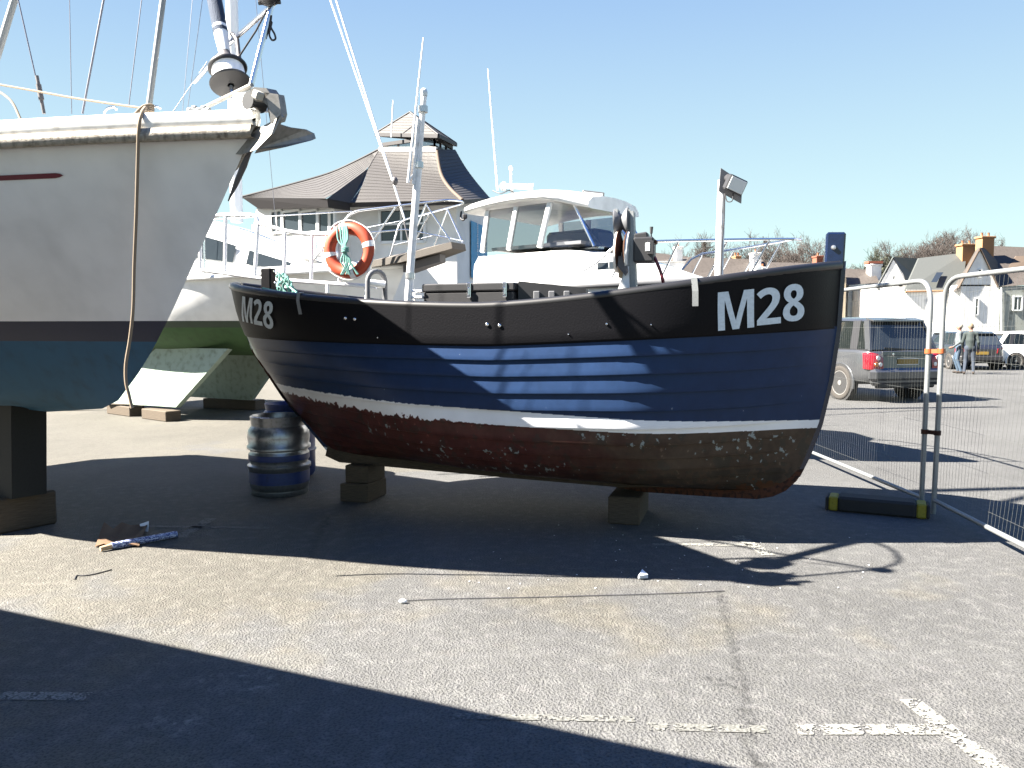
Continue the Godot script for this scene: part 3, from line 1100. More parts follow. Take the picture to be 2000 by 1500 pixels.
	f0.y -= 0.1
	var fp := MB.new()
	fp.tube([f0, f1], [0.034, 0.030], 14)
	var pole := part(boat, "lamp_pole", fp, M.white_paint)
	var pl := MB.new()
	var c0 := loc(1408, 328, xf, 0.46)
	var c1 := loc(1450, 356, xf, 0.40)
	var c2 := loc(1448, 397, xf, 0.40)
	var c3 := loc(1404, 373, xf, 0.46)
	pl.slab([c0, c1, c2, c3], Vector3(-0.004, 0, -0.016))
	part(pole, "mounting_plate", pl, M.grey_plastic)
	var fl := MB.new()
	var fb := Basis(Vector3.UP, 0.55) * Basis(Vector3.RIGHT, 0.28) * Basis(Vector3.BACK, -0.33)
	var fc := loc(1440, 362, xf, 0.52)
	fl.box(fc - fb.z * 0.03, Vector3(0.155, 0.115, 0.05), fb, 0.008)
	for i in 6: fl.box(fc - fb.z * 0.065 + fb.x * (-0.06 + 0.024 * i), Vector3(0.006, 0.09, 0.03), fb)
	part(pole, "floodlight_body", fl, M.black_plastic)
	var fg := MB.new()
	fg.box(fc + fb.z * -0.003, Vector3(0.135, 0.095, 0.006), fb, 0.002)
	part(pole, "floodlight_glass", fg, M.lamp_glass)
	var fy := MB.new()
	fy.tube([loc(1420, 345, xf, 0.44), fc - fb.z * 0.05], 0.028, 8)
	fy.tube(spline([loc(1432, 375, xf, 0.46), loc(1430, 392, xf, 0.47), loc(1420, 393, xf, 0.46), loc(1415, 380, xf, 0.45), loc(1414, 430, xf, 0.46), loc(1410, 480, xf, 0.46), loc(1408, 548, xf, 0.46)]), 0.0045, 6)
	part(pole, "cable", fy, M.rope_dark)
	# white tube along the far side of the well
	var wt := MB.new()
	wt.tube([loc(1012, 588, xf, 0.5), loc(1215, 572, xf, 0.5)], 0.016, 8)
	part(boat, "cockpit_pipe", wt, M.white_tube)

	# loose gear on board
	var bx := thing("storage_box", "black lidded storage box with metal catch aboard the blue fishing boat", "box", xf * Vector3(-0.12, 1.42, 0.42), -17.0 - 4.0)
	var b1 := MB.new()
	b1.box(Vector3(0, 0.24, 0), Vector3(0.80, 0.48, 0.42), Basis(), 0.012)
	part(bx, "case", b1, M.black_plastic)
	var b2 := MB.new()
	b2.box(Vector3(0, 0.515, 0), Vector3(0.82, 0.065, 0.44), Basis(), 0.01)
	part(bx, "lid", b2, M.black_plastic)
	for x in [0.02, 0.33]:
		var b3 := MB.new()
		b3.box(Vector3(x, 0.49, 0.226), Vector3(0.035, 0.12, 0.014), Basis(), 0.004)
		b3.box(Vector3(x, 0.48, 0.24), Vector3(0.018, 0.06, 0.016), Basis(), 0.004)
		part(bx, "catch", b3, M.stainless)
	var by := thing("fish_bin", "low dark fish bin with sloping lid beside the black storage box", "box", xf * Vector3(0.52, 1.42, 0.36), -17.0 + 9.0)
	var b4 := MB.new()
	b4.prism([Vector2(-0.27, 0), Vector2(0.27, 0), Vector2(0.27, 0.50), Vector2(-0.27, 0.56)], 0.40)
	part(by, "bin", b4, M.black_plastic)
	for x in [-0.12, 0.0, 0.12]:
		var b5 := MB.new()
		b5.box(Vector3(x, 0.44, 0.215), Vector3(0.05, 0.075, 0.03), Basis(), 0.006)
		part(by, "rib", b5, M.grey_plastic)
	var cr := thing("wire_pot", "small white slatted pot standing against the white mast", "fish pot", xf * Vector3(-0.60, 1.42, 0.55), -17.0)
	for i in 6:
		var b6 := MB.new()
		b6.box(Vector3(0, 0.24 + 0.05 * i, 0), Vector3(0.13, 0.018, 0.16), Basis(), 0.004)
		part(cr, "slat", b6, M.white_tube)
	for x in [-0.06, 0.06]:
		var b7 := MB.new()
		b7.box(Vector3(x, 0.255, -0.05), Vector3(0.016, 0.51, 0.016))
		part(cr, "upright", b7, M.white_tube)
	# net bundle by the mast foot and on the quarter
	var nb := MB.new()
	var r2 := RandomNumberGenerator.new()
	r2.seed = 4
	for k in 16:
		var p := []
		for j in 7: p.append(Vector3(-0.92 + r2.randf_range(-0.10, 0.12), 1.66 + r2.randf_range(-0.22, 0.20) - 0.03 * absf(j - 3), 0.52 + r2.randf_range(-0.07, 0.07)))
		nb.tube(spline(p, 4), 0.008, 5)
	for i in nb.v.size(): nb.v[i] = xf * nb.v[i]
	for i in nb.n.size(): nb.n[i] = xf.basis * nb.n[i]
	solo("rope_heap", nb, M.rope_white, xf * Vector3(-0.92, 1.42, 0.52), "tangled pale rope heaped at the foot of the white mast", "rope")
	var rb := MB.new()
	for k in 14:
		var p := []
		var f := k / 13.0
		for j in 6:
			var q := loc(lerpf(541, 560, f) + r2.randf_range(-4, 6) + j * 4.0 * f, lerpf(532, 572, j / 5.0) + r2.randf_range(-3, 3) + 6.0 * f, xf, 0.14 + 0.07 * f + r2.randf_range(-0.03, 0.03))
			p.append(xf * q)
		rb.tube(spline(p, 4), 0.007, 5)
	rb.tube(spline([xf * loc(565, 560, xf, 0.3), xf * loc(578, 575, xf, 0.55), xf * (m_hull(0.145, 2.0) + Vector3(0, 0.045, 0))], 5), 0.008, 6)
	solo("green_rope", rb, M.rope_green, xf * Vector3(-2.15, 1.85, 0.2), "faded green rope wound round the black rudder head", "rope")
	build_lifebuoy(xf)
	# timber chocks and kegs under the boat
	var blocks := [
		[Vector3(1.10, 0.115, 0.02), Vector3(0.26, 0.23, 0.60), "worn timber block under the blue boat's forward keel"],
		[Vector3(-1.42, 0.085, 0.0), Vector3(0.28, 0.17, 0.42), "lower timber block under the blue boat's heel"],
		[Vector3(-1.40, 0.253, 0.0), Vector3(0.24, 0.165, 0.34), "upper timber block under the blue boat's heel"]]
	for b in blocks:
		var mb := MB.new()
		var o := xf * (b[0] as Vector3)
		mb.box(o, b[1], xf.basis * Basis(Vector3.UP, rng.randf_range(-0.06, 0.06)), 0.01)
		solo("timber_block", mb, M.timber, Vector3(o.x, o.y - b[1].y * 0.5, o.z), b[2], "block", "timber blocks under the boats")

func build_hauler(boat: Node3D, xf: Transform3D) -> void:
	var z := 0.74
	var L := func(px, py, zz = 0.0): return loc(px, py, xf, z + zz)
	var po := MB.new()
	po.slab([L.call(1228, 412), L.call(1237, 412), L.call(1242, 575), L.call(1226, 580), L.call(1222, 520)], Vector3(0, 0, -0.10))
	var post := part(boat, "hauler_post", po, M.galvanised)
	var gu := MB.new()
	gu.slab([L.call(1203, 577, 0.03), L.call(1222, 520, 0.03), L.call(1228, 520, 0.03), L.call(1230, 577, 0.03)], Vector3(0, 0, -0.02))
	part(post, "gusset", gu, M.white_paint)
	var fr := MB.new()
	fr.slab([L.call(1200, 408), L.call(1206, 408), L.call(1206, 440), L.call(1201, 462), L.call(1198, 462)], Vector3(0, 0, -0.12))
	fr.slab([L.call(1224, 408), L.call(1231, 410), L.call(1232, 458), L.call(1226, 458)], Vector3(0, 0, -0.12))
	part(post, "fairlead_cheek", fr, M.galvanised)
	var she := MB.new()
	var sc: Vector3 = L.call(1215, 434, -0.06)
	var prof := [Vector2(0, -0.055), Vector2(0.105, -0.052), Vector2(0.105, -0.04), Vector2(0.055, 0.0), Vector2(0.105, 0.04), Vector2(0.105, 0.052), Vector2(0, 0.055)]
	she.lathe(prof, 20, Transform3D(Basis(Vector3.BACK, PI / 2 + 0.05) , sc))
	part(post, "fairlead_sheave", she, M.grey_plastic)
	var wh := MB.new()
	var wc: Vector3 = L.call(1217, 492, -0.05)
	wh.lathe([Vector2(0, -0.05), Vector2(0.155, -0.05), Vector2(0.158, -0.035), Vector2(0.07, -0.006), Vector2(0.07, 0.006), Vector2(0.158, 0.035), Vector2(0.155, 0.05), Vector2(0, 0.05)], 24, Transform3D(Basis(Vector3.BACK, PI / 2 - 0.04), wc))
	part(post, "hauling_wheel", wh, M.white_paint)
	var rw := MB.new()
	rw.lathe([Vector2(0.05, -0.012), Vector2(0.148, -0.036), Vector2(0.15, -0.03), Vector2(0.06, 0.0), Vector2(0.15, 0.03), Vector2(0.148, 0.036), Vector2(0.05, 0.012)], 24, Transform3D(Basis(Vector3.BACK, PI / 2 - 0.04), wc + Vector3(0, 0.012, 0.012)))
	part(post, "rusty_plate", rw, M.rust)
	var gd := MB.new()
	gd.slab([L.call(1208, 500, 0.06), L.call(1222, 500, 0.06), L.call(1226, 530, 0.06), L.call(1221, 538, 0.06), L.call(1206, 520, 0.06)], Vector3(0, 0, -0.03))
	part(post, "stripper_knife", gd, M.anchor_dark)
	var br := MB.new()
	br.slab([L.call(1207, 520, 0.03), L.call(1220, 525, 0.03), L.call(1216, 545, 0.03), L.call(1208, 542, 0.03)], Vector3(0, 0, -0.04))
	part(post, "brass_guide", br, M.wood_pale)
	var mo := MB.new()
	var mc: Vector3 = L.call(1259, 489, -0.04)
	mo.box(mc, Vector3(0.15, 0.185, 0.16), Basis(), 0.012)
	mo.box(mc + Vector3(-0.02, 0.10, 0), Vector3(0.10, 0.05, 0.14), Basis(Vector3.BACK, 0.12), 0.01)
	mo.box(mc + Vector3(0.055, 0.01, 0.085), Vector3(0.05, 0.10, 0.02), Basis(), 0.004)
	var motor := part(boat, "hauler_motor", mo, M.black_plastic)
	var ms := MB.new()
	ms.box(mc + Vector3(0.035, 0.015, 0.094), Vector3(0.034, 0.06, 0.008), Basis(), 0.002)
	part(motor, "switch_plate", ms, M.lamp_glass)
	var rs := MB.new()
	rs.slab([L.call(1250, 470, 0.02), L.call(1282, 469, 0.02), L.call(1281, 474, 0.02), L.call(1268, 480, 0.02), L.call(1262, 474, 0.02)], Vector3(0, 0, -0.10))
	part(motor, "rusty_bracket", rs, M.rust)
	var lv := MB.new()
	lv.tube([L.call(1272, 472, -0.03), L.call(1272, 456, -0.03)], 0.006, 6)
	lv.tube([L.call(1272, 456, -0.03), L.call(1272.5, 443, -0.03)], [0.010, 0.013], 8)
	part(motor, "control_lever", lv, M.black_plastic)
	var ho := MB.new()
	ho.tube(spline([L.call(1278, 502, -0.03), L.call(1284, 515, -0.02), L.call(1293, 540, -0.02), L.call(1299, 575, -0.05)]), 0.013, 8)
	part(motor, "hydraulic_hose", ho, M.maroon)

func build_lifebuoy(xf: Transform3D) -> void:
	var c := loc(682, 489, xf, -0.68)
	var lb := thing("lifebuoy", "orange lifebuoy with white bands hung on the white stern rail", "lifebuoy", xf * c, -17.0)
	var R := 0.225
	var ring := func(a0: float, a1: float, rr: float) -> MB:
		var g := []
		var n := maxi(4, int((a1 - a0) / 0.12))
		for i in n + 1:
			var a := lerpf(a0, a1, float(i) / n)
			var row := []
			for j in 15:
				var b := TAU * j / 14
				row.append(Vector3(cos(a) * (R + cos(b) * rr * 0.95), sin(a) * (R + cos(b) * rr * 0.95), sin(b) * rr * 0.8))
			g.append(row)
		var mb := MB.new()
		mb.grid(g, null, true)
		return mb
	part(lb, "ring", ring.call(0.0, TAU, 0.066), M.orange)
	for a in [0.12, 1.72, 3.22, 4.8]: part(lb, "band", ring.call(a, a + 0.22, 0.069), M.sail_white)
	var gl := MB.new()
	var p := []
	for i in 33:
		var a := TAU * i / 32
		p.append(Vector3(cos(a) * (R + 0.07 + 0.012 * absf(sin(a * 2.0 + 0.9))), sin(a) * (R + 0.07 + 0.012 * absf(sin(a * 2.0 + 0.9))), 0.02))
	gl.tube(p, 0.006, 6)
	part(lb, "grab_line", gl, M.rope_white)
	var rp := MB.new()
	var rr := RandomNumberGenerator.new()
	rr.seed = 9
	for k in 9:
		var x := -0.03 + rr.randf_range(-0.05, 0.07)
		var q := [Vector3(x - 0.02, 0.24, 0.07), Vector3(x, 0.10, 0.09), Vector3(0.0 + rr.randf_range(-0.02, 0.02), 0.0, 0.10), Vector3(x + 0.03, -0.12, 0.09), Vector3(0.02 + rr.randf_range(-0.08, 0.12), -0.25, 0.07)]
		rp.tube(spline(q, 4), 0.0085, 6)
	for k in 3:
		var q := []
		for i in 9: q.append(Vector3(0.01 + cos(TAU * i / 8.0) * 0.035, 0.0 + 0.018 * k - 0.02, 0.10 + sin(TAU * i / 8.0) * 0.03))
		rp.tube(q, 0.008, 6)
	for i in rp.v.size(): rp.v[i] = xf * (rp.v[i] + c)
	for i in rp.n.size(): rp.n[i] = xf.basis * rp.n[i]
	solo("hank_of_rope", rp, M.rope_green, xf * c, "pale green rope hank knotted in front of the orange lifebuoy", "rope")


# ---------- yachts ----------
func y_point(P: Dictionary, u: float, y: float) -> Vector3:   # u: 0 stern, 1 stem
	var s := lerpf(pw(y, P.stern), pw(y, P.stem), u)
	var ysh := y_sheer(P, u)
	var h := clampf((y - P.bottom) / (ysh - P.bottom), 0.0, 1.0)
	var b: float
	var t := (1.0 - u) / float(P.entry)
	if t < 1.0: b = P.half * (1.0 - pow(1.0 - t, 1.7))
	else: b = lerpf(P.half, P.half * P.transom, pow((t - 1.0) / (1.0 / float(P.entry) - 1.0), 1.8))
	var mid := pow(1.0 - pow(1.0 - h, P.get("round", 3.0)), 0.55)
	var vee := pow(h, 0.85)
	var z := b * lerpf(mid, vee, smoothstep(0.55, 1.0, u))
	return Vector3(s, y, z)

func y_sheer(P: Dictionary, u: float) -> float:
	return P.sheer + P.rise * pow(absf(u - 0.35) / 0.65, 2.0) * (1.0 if u > 0.35 else 0.3)

func y_strip(P: Dictionary, y0, y1, rows: int, side: float, N := 40) -> MB:   # hull between two heights, numbers or "sheer"
	var g := []
	for i in N + 1:
		var u := float(i) / N
		var ys := y_sheer(P, u)
		var a: float = ys if y0 is String else minf(y0, ys)
		var b: float = ys if y1 is String else minf(y1, ys)
		var r := []
		for k in rows + 1:
			var p := y_point(P, u, lerpf(a, b, float(k) / rows))
			r.append(p * Vector3(1, 1, side))
		g.append(r)
	var mb := MB.new()
	mb.grid(g)
	return mb

func y_shell(boat: Node3D, P: Dictionary, zones: Array) -> void:   # zones: [part name, from, to, rows, material]
	for zn in zones:
		for side in [1.0, -1.0]: part(boat, zn[0], y_strip(P, zn[1], zn[2], zn[3], side), zn[4])
	var tr := []
	for k in 13:
		var y := lerpf(P.bottom, y_sheer(P, 0.0), k / 12.0)
		var p := y_point(P, 0.0, y)
		tr.append([p * Vector3(1, 1, -1), p])
	var mb := MB.new()
	mb.grid(tr)
	part(boat, "transom", mb, zones[zones.size() - 1][4])
	var dk := []
	for i in 41:
		var u := i / 40.0
		var p := y_point(P, u, y_sheer(P, u))
		dk.append([p * Vector3(1, 1, -0.99) - Vector3(0, 0.012, 0), Vector3(p.x, p.y + 0.03, 0), p * Vector3(1, 1, 0.99) - Vector3(0, 0.012, 0)])
	var md := MB.new()
	md.grid(dk)
	part(boat, "deck", md, M.gel)

func y_rail(P: Dictionary, dy0: float, dy1: float, out: float, side: float, u0 := 0.0, u1 := 1.0) -> MB:   # moulding that follows the sheer
	var g := []
	for i in 49:
		var u := lerpf(u0, u1, i / 48.0)
		var ys := y_sheer(P, u)
		var p := y_point(P, u, ys)
		p.z = maxf(p.z, 0.012)
		var pa := p + Vector3(0.3 * out * smoothstep(0.9, 1.0, u), dy0, out)
		var pb := p + Vector3(0.3 * out * smoothstep(0.9, 1.0, u), dy1, out)
		var pc := p + Vector3(0, dy1, -0.05)
		var pd := p + Vector3(0, dy0, -0.01)
		var r := []
		for q in [pd, pa, pa.lerp(pb, 0.5) + Vector3(0, 0, 0.006), pb, pc]:
			q.z = maxf(q.z, 0.0)
			r.append(q * Vector3(1, 1, side))
		g.append(r)
	var mb := MB.new()
	mb.grid(g)
	return mb

func build_yacht_a() -> void:
	var so := at(500, 240, 4.6)
	var xf := Transform3D(Basis(Vector3.UP, deg_to_rad(-34.0)), Vector3(so.x, 0, so.z))
	var inv := xf.affine_inverse()
	var L := func(px, py, d): return inv * at(px, py, d)
	var b := thing("white_yacht", "grey-white sailing yacht with navy boot stripe, blue antifouling and anchor at its bow", "yacht", xf.origin, -34.0)
	var P := {"bottom": 0.97, "sheer": 2.73, "rise": 0.035, "half": 1.38, "entry": 0.52, "transom": 0.72,
		"stem": [[0.97, -2.5], [1.0, -1.85], [1.1, -1.53], [1.3, -1.266], [1.473, -1.078], [1.736, -0.838], [2.046, -0.583], [2.392, -0.293], [2.766, 0.0]],
		"stern": [[0.97, -4.6], [1.2, -5.8], [1.5, -7.0], [1.7, -7.3], [2.8, -7.5]]}
	y_shell(b, P, [["antifouling", 0.97, 1.515, 8, M.anti_blue], ["boot_stripe", 1.515, 1.65, 2, M.navy], ["topsides", 1.65, "sheer", 10, M.hull_a]])
	for side in [1.0, -1.0]:
		part(b, "rubbing_strake", y_rail(P, -0.085, -0.015, 0.03, side), M.rubbing)
		part(b, "toe_rail", y_rail(P, -0.015, 0.075, 0.012, side), M.toerail)
	var sg := MB.new()   # dark guard on the stem
	var sp := []
	for y in [2.36, 2.45, 2.55, 2.62]: sp.append(Vector3(pw(y, P.stem) + 0.014, y, -0.03))
	sg.tube(sp, [0.004, 0.015, 0.019, 0.012], 8)
	part(b, "stem_guard", sg, M.anchor_dark)
	# cove stripe
	var g := []
	for i in 30:
		var u := lerpf(0.2, 0.868, 1.0 - pow(1.0 - i / 29.0, 2.0))
		var yy := y_sheer(P, u) - 0.235
		var half := 0.014 * smoothstep(0.868, 0.863, u)
		var r := []
		for k in [-1.0, 1.0]:
			var p := y_point(P, u, yy + half * k)
			r.append(p + Vector3(0.0015, 0, 0.004))
		g.append(r)
	var cs := MB.new()
	cs.grid(g)
	part(b, "cove_stripe", cs, M.maroon, "dark red cove stripe")
	var kl := MB.new()
	kl.prism([Vector2(-4.3, 1.05), Vector2(-2.78, 1.05), Vector2(-2.84, 0.28), Vector2(-4.0, 0.28)], 0.26)
	part(b, "keel", kl, M.keel_dark)
	for q in [[-3.08, 0.14, 0.30, 0.28, "square dark timber block under the fore end of the grey-white yacht's keel"], [-3.7, 0.14, 0.30, 0.28, "square dark timber block under the after end of the grey-white yacht's keel"]]:
		var mb := MB.new()
		var o := xf * Vector3(q[0], q[1], 0)
		mb.box(o, Vector3(q[2], q[3], 0.5), xf.basis, 0.015)
		solo("keel_block", mb, M.timber, Vector3(o.x, 0, o.z), q[4], "block", "timber blocks under the boats")
	# cabin and mast out of view to the left
	var cb := MB.new()
	cb.box(Vector3(-4.3, 2.95, 0), Vector3(2.6, 0.45, 1.5), Basis(), 0.16)
	part(b, "coachroof", cb, M.gel)
	var ms := MB.new()
	ms.tube([Vector3(-3.75, 2.9, 0), Vector3(-3.75, 12.5, 0)], 0.075, 14)
	part(b, "mast", ms, M.galvanised)
	# furling headsail: drum, foot and the rolled sail up the forestay
	var d := 4.86
	var base: Vector3 = L.call(452, 172, d)
	var top: Vector3 = L.call(408, -60, d + 0.35)
	var ax := (top - base).normalized()
	var side_v := ax.cross(Vector3.FORWARD).normalized()
	var fx := Transform3D(Basis(side_v, ax, side_v.cross(ax)), base)
	var dr := MB.new()
	dr.lathe([Vector2(0.02, 0.02), Vector2(0.118, 0.026), Vector2(0.122, 0.034), Vector2(0.118, 0.042), Vector2(0.02, 0.045)], 28, fx)
	dr.lathe([Vector2(0.02, 0.138), Vector2(0.112, 0.142), Vector2(0.116, 0.15), Vector2(0.112, 0.158), Vector2(0.02, 0.165)], 28, fx)
	var furler := part(b, "furler_flange", dr, M.black_plastic)
	var dw := MB.new()
	dw.lathe([Vector2(0.094, 0.042), Vector2(0.096, 0.09), Vector2(0.094, 0.142)], 28, fx)
	part(furler, "drum", dw, M.white_tube)
	var bt := MB.new()
	bt.box(fx * Vector3(0.03, 0.06, 0.094), Vector3(0.022, 0.20, 0.02), fx.basis, 0.004)
	part(furler, "drum_strap", bt, M.grey_plastic)
	var ft := MB.new()
	ft.lathe([Vector2(0.075, 0.16), Vector2(0.05, 0.20), Vector2(0.034, 0.26), Vector2(0.03, 0.30)], 12, fx)
	ft.box(fx * Vector3(0.0, 0.22, 0.03), Vector3(0.08, 0.05, 0.05), fx.basis, 0.01)
	ft.tube([fx * Vector3(-0.06, 0.2, 0.05), fx * Vector3(-0.075, 0.34, 0.05), fx * Vector3(-0.05, 0.40, 0.04)], 0.013, 8)
	part(furler, "swivel", ft, M.anchor_dark)
	var shk := MB.new()
	for k in 5: shk.ell(fx * Vector3(-0.052 - 0.006 * (k % 2), 0.19 + 0.045 * k, 0.055), Vector3(0.014, 0.026, 0.012), 8, 6)
	part(furler, "shackle", shk, M.stainless)
	var sl := MB.new()
	var sp2 := []
	var sr := []
	for i in 24:
		var t := i / 23.0
		sp2.append(base + ax * lerpf(0.42, 9.0, t) + side_v * sin(i * 2.1) * 0.004)
		sr.append(lerpf(0.045, 0.05, minf(t * 8.0, 1.0)) * (1.0 + 0.08 * sin(i * 3.3)))
	sl.tube(sp2, sr, 12)
	part(b, "rolled_headsail", sl, M.sail_blue)
	var sw := MB.new()
	sw.tube([base + ax * 0.27, base + ax * 0.36, base + ax * 0.47], [0.034, 0.040, 0.046], 12)
	part(b, "sail_tack", sw, M.sail_white)
	var fs := MB.new()
	fs.tube([L.call(455, 205, d - 0.02), base + ax * 0.03], 0.012, 8)
	part(b, "forestay_toggle", fs, M.stainless)
	# pulpit
	var pt := MB.new()
	var apex: Vector3 = L.call(530, 12, 4.72)
	pt.tube([L.call(490, 168, 4.62), apex], 0.0155, 10)
	pt.tube([apex, L.call(440, 92, 5.1), L.call(380, 160, 5.5)], 0.0145, 10)
	pt.tube(spline([apex, L.call(560, -30, 4.9), L.call(520, -60, 5.3), L.call(420, -20, 5.9)], 5), 0.0145, 10)
	part(b, "pulpit", pt, M.stainless)
	var nl := MB.new()
	nl.ell(L.call(525, -4, 4.70), Vector3(0.072, 0.042, 0.06), 16, 10)
	nl.tube([L.call(505, 6, 4.70), L.call(548, 4, 4.70)], 0.012, 8)
	part(b, "bow_lamp", nl, M.black_plastic)
	var ls := MB.new()
	ls.tube(spline([L.call(530, 30, 4.70), L.call(529, 52, 4.70), L.call(536, 66, 4.70), L.call(538, 76, 4.70), L.call(531, 78, 4.70), L.call(526, 66, 4.70), L.call(531, 44, 4.70), L.call(527, 50, 4.7), L.call(519, 76, 4.70)], 5), 0.0058, 6)
	ls.tube([L.call(521, 20, 4.72), L.call(500, 60, 4.82), L.call(466, 112, 4.95)], 0.006, 6)
	part(b, "lamp_cable", ls, M.rope_dark)
	# bow roller and anchor
	var rl := MB.new()
	rl.slab([L.call(446, 214, 4.68), L.call(456, 184, 4.68), L.call(494, 172, 4.60), L.call(498, 186, 4.60), L.call(500, 214, 4.60)], Vector3(0.02, 0, -0.09))
	var roller := part(b, "bow_roller", rl, M.white_paint)
	var rb := MB.new()
	rb.lathe([Vector2(0, -0.05), Vector2(0.05, -0.05), Vector2(0.03, 0), Vector2(0.05, 0.05), Vector2(0, 0.05)], 14, Transform3D(Basis(Vector3.RIGHT, PI / 2), L.call(498, 200, 4.58)))
	part(roller, "roller_wheel", rb, M.black_plastic)
	var bp := MB.new()
	bp.tube([L.call(392, 214, 4.95), L.call(492, 166, 4.58)], 0.013, 8)
	part(roller, "shank_bar", bp, M.anchor)
	var ck := MB.new()
	for k in 5: ck.ell(L.call(370 + k * 9, 214 - (k % 2) * 4, 4.9 - 0.03 * k), Vector3(0.025, 0.013, 0.014), 10, 6)
	part(b, "anchor_chain", ck, M.galvanised)
	var an := Node3D.new()
	an.name = "anchor"
	b.add_child(an)
	an.set_meta("label", "plough anchor hanging off the bow")
	var A := func(px, py, dd = 0.0): return L.call(px, py, 4.52 + dd)
	var shank := MB.new()
	var off: Vector3 = L.call(0, 0, 4.55) - L.call(0, 0, 4.52)
	off = Vector3(0.01, 0, -0.035)
	shank.slab([A.call(488, 178), A.call(496, 170), A.call(520, 172), A.call(527, 182), A.call(516, 192), A.call(500, 198), A.call(490, 192)], off * 1.6)
	shank.slab([A.call(517, 180), A.call(543, 184), A.call(546, 200), A.call(549, 222), A.call(545, 236), A.call(528, 240), A.call(527, 222), A.call(521, 205), A.call(510, 195)], off)
	part(an, "shank", shank, M.anchor)
	var head := MB.new()
	head.box(A.call(504, 186, -0.03), Vector3(0.05, 0.045, 0.05), Basis(Vector3.BACK, -0.5), 0.006)
	part(an, "swivel", head, M.cream)
	var f1 := MB.new()
	f1.slab([A.call(546, 228, -0.02), A.call(531, 238, 0.02), A.call(492, 258, 0.10), A.call(462, 284, 0.17), A.call(446, 300, 0.20), A.call(470, 302, 0.12), A.call(502, 291, 0.02), A.call(530, 262, -0.05)], Vector3(0.004, 0.004, -0.012))
	part(an, "fluke", f1, M.anchor)
	var f2 := MB.new()
	f2.slab([A.call(502, 291, 0.02), A.call(497, 300, 0.04), A.call(555, 288, 0.08), A.call(606, 275, 0.20), A.call(615, 271, 0.22), A.call(612, 261, 0.22), A.call(596, 253, 0.18), A.call(566, 249, 0.08), A.call(546, 243, 0.0), A.call(553, 229, -0.02), A.call(549, 223, -0.02), A.call(541, 230, -0.03), A.call(530, 262, -0.05)], Vector3(-0.004, 0.004, -0.012))
	part(an, "fluke", f2, M.anchor)
	# rigging: stays, bottle screws and a pole
	var stays := [[[22, -60], [86, 222], 5.3, 0.0045], [[135, -40], [140, 222], 6.2, 0.003], [[208, -30], [161, 222], 5.6, 0.0075], [[279, -20], [251, 210], 5.9, 0.0035], [[322, -30], [290, 214], 4.98, 0.0185], [[37, -30], [-12, 130], 5.4, 0.024], [[405, 120], [338, 218], 5.6, 0.0025], [[398, -20], [366, 215], 7.0, 0.0025]]
	for q in stays:
		var mb := MB.new()
		var p0: Vector3 = L.call(q[1][0], q[1][1], q[2])
		var p1: Vector3 = L.call(q[0][0], q[0][1], q[2])
		mb.tube([p0, p0 + (p1 - p0) * (2.2 if q[3] < 0.01 and q[0][1] < 50 else 1.0)], q[3], 8)
		part(b, "stay" if q[3] < 0.01 else "pole", mb, M.wire if q[3] < 0.01 else M.galvanised)
	var bs := MB.new()
	bs.tube([L.call(72, 148, 5.28), L.call(86, 222, 5.28)], 0.011, 8)
	bs.tube([L.call(75, 165, 5.28), L.call(81, 195, 5.28)], 0.017, 8)
	part(b, "bottle_screw", bs, M.anchor_dark)
	var cl := MB.new()
	for q in [[300, 216], [215, 217]]:
		var p: Vector3 = L.call(q[0], q[1], 5.0)
		cl.tube(spline([p + Vector3(-0.07, 0, 0), p + Vector3(-0.03, 0.02, 0), p + Vector3(0.03, 0.02, 0), p + Vector3(0.07, 0, 0)], 4), 0.008, 6)
	part(b, "cleat", cl, M.stainless)
	# rope that lashes the rail and hangs down the side
	var W := func(px, py, dd): return at(px, py, dd)
	var ro := MB.new()
	ro.tube(spline([W.call(-30, 160, 5.4), W.call(60, 176, 5.25), W.call(160, 194, 5.08), W.call(285, 212, 4.84)], 6), 0.007, 7)
	for k in 4: ro.tube(spline([W.call(262 + 6 * k, 224, 4.80), W.call(280 + 3 * k, 207 + 3 * k, 4.80), W.call(300, 206 + 4 * k, 4.86), W.call(290, 222, 4.82)], 4), 0.007, 6)
	ro.tube(spline([W.call(284, 210, 4.72), W.call(277, 221, 4.64), W.call(271, 250, 4.62), W.call(269, 310, 4.66), W.call(266, 420, 4.73), W.call(262, 520, 4.80), W.call(260, 600, 4.84), W.call(254, 660, 4.88), W.call(246, 710, 4.9), W.call(246, 745, 4.9), W.call(252, 772, 4.9), W.call(258, 797, 4.9)], 6), 0.0105, 8)
	solo("mooring_rope", ro, M.rope_tan, at(258, 797, 4.9), "tan rope lashed to the yacht's rail and hanging down its bow", "rope")
	var r2 := MB.new()
	r2.tube(spline([W.call(-20, 168, 5.2), W.call(20, 195, 5.1), W.call(40, 232, 5.02), W.call(52, 254, 5.0), W.call(75, 262, 4.985), W.call(95, 274, 4.975)], 6), 0.0075, 7)
	solo("rope_end", r2, M.rope_tan, at(95, 274, 4.975), "frayed short rope end drooping over the yacht's rubbing strake", "rope")


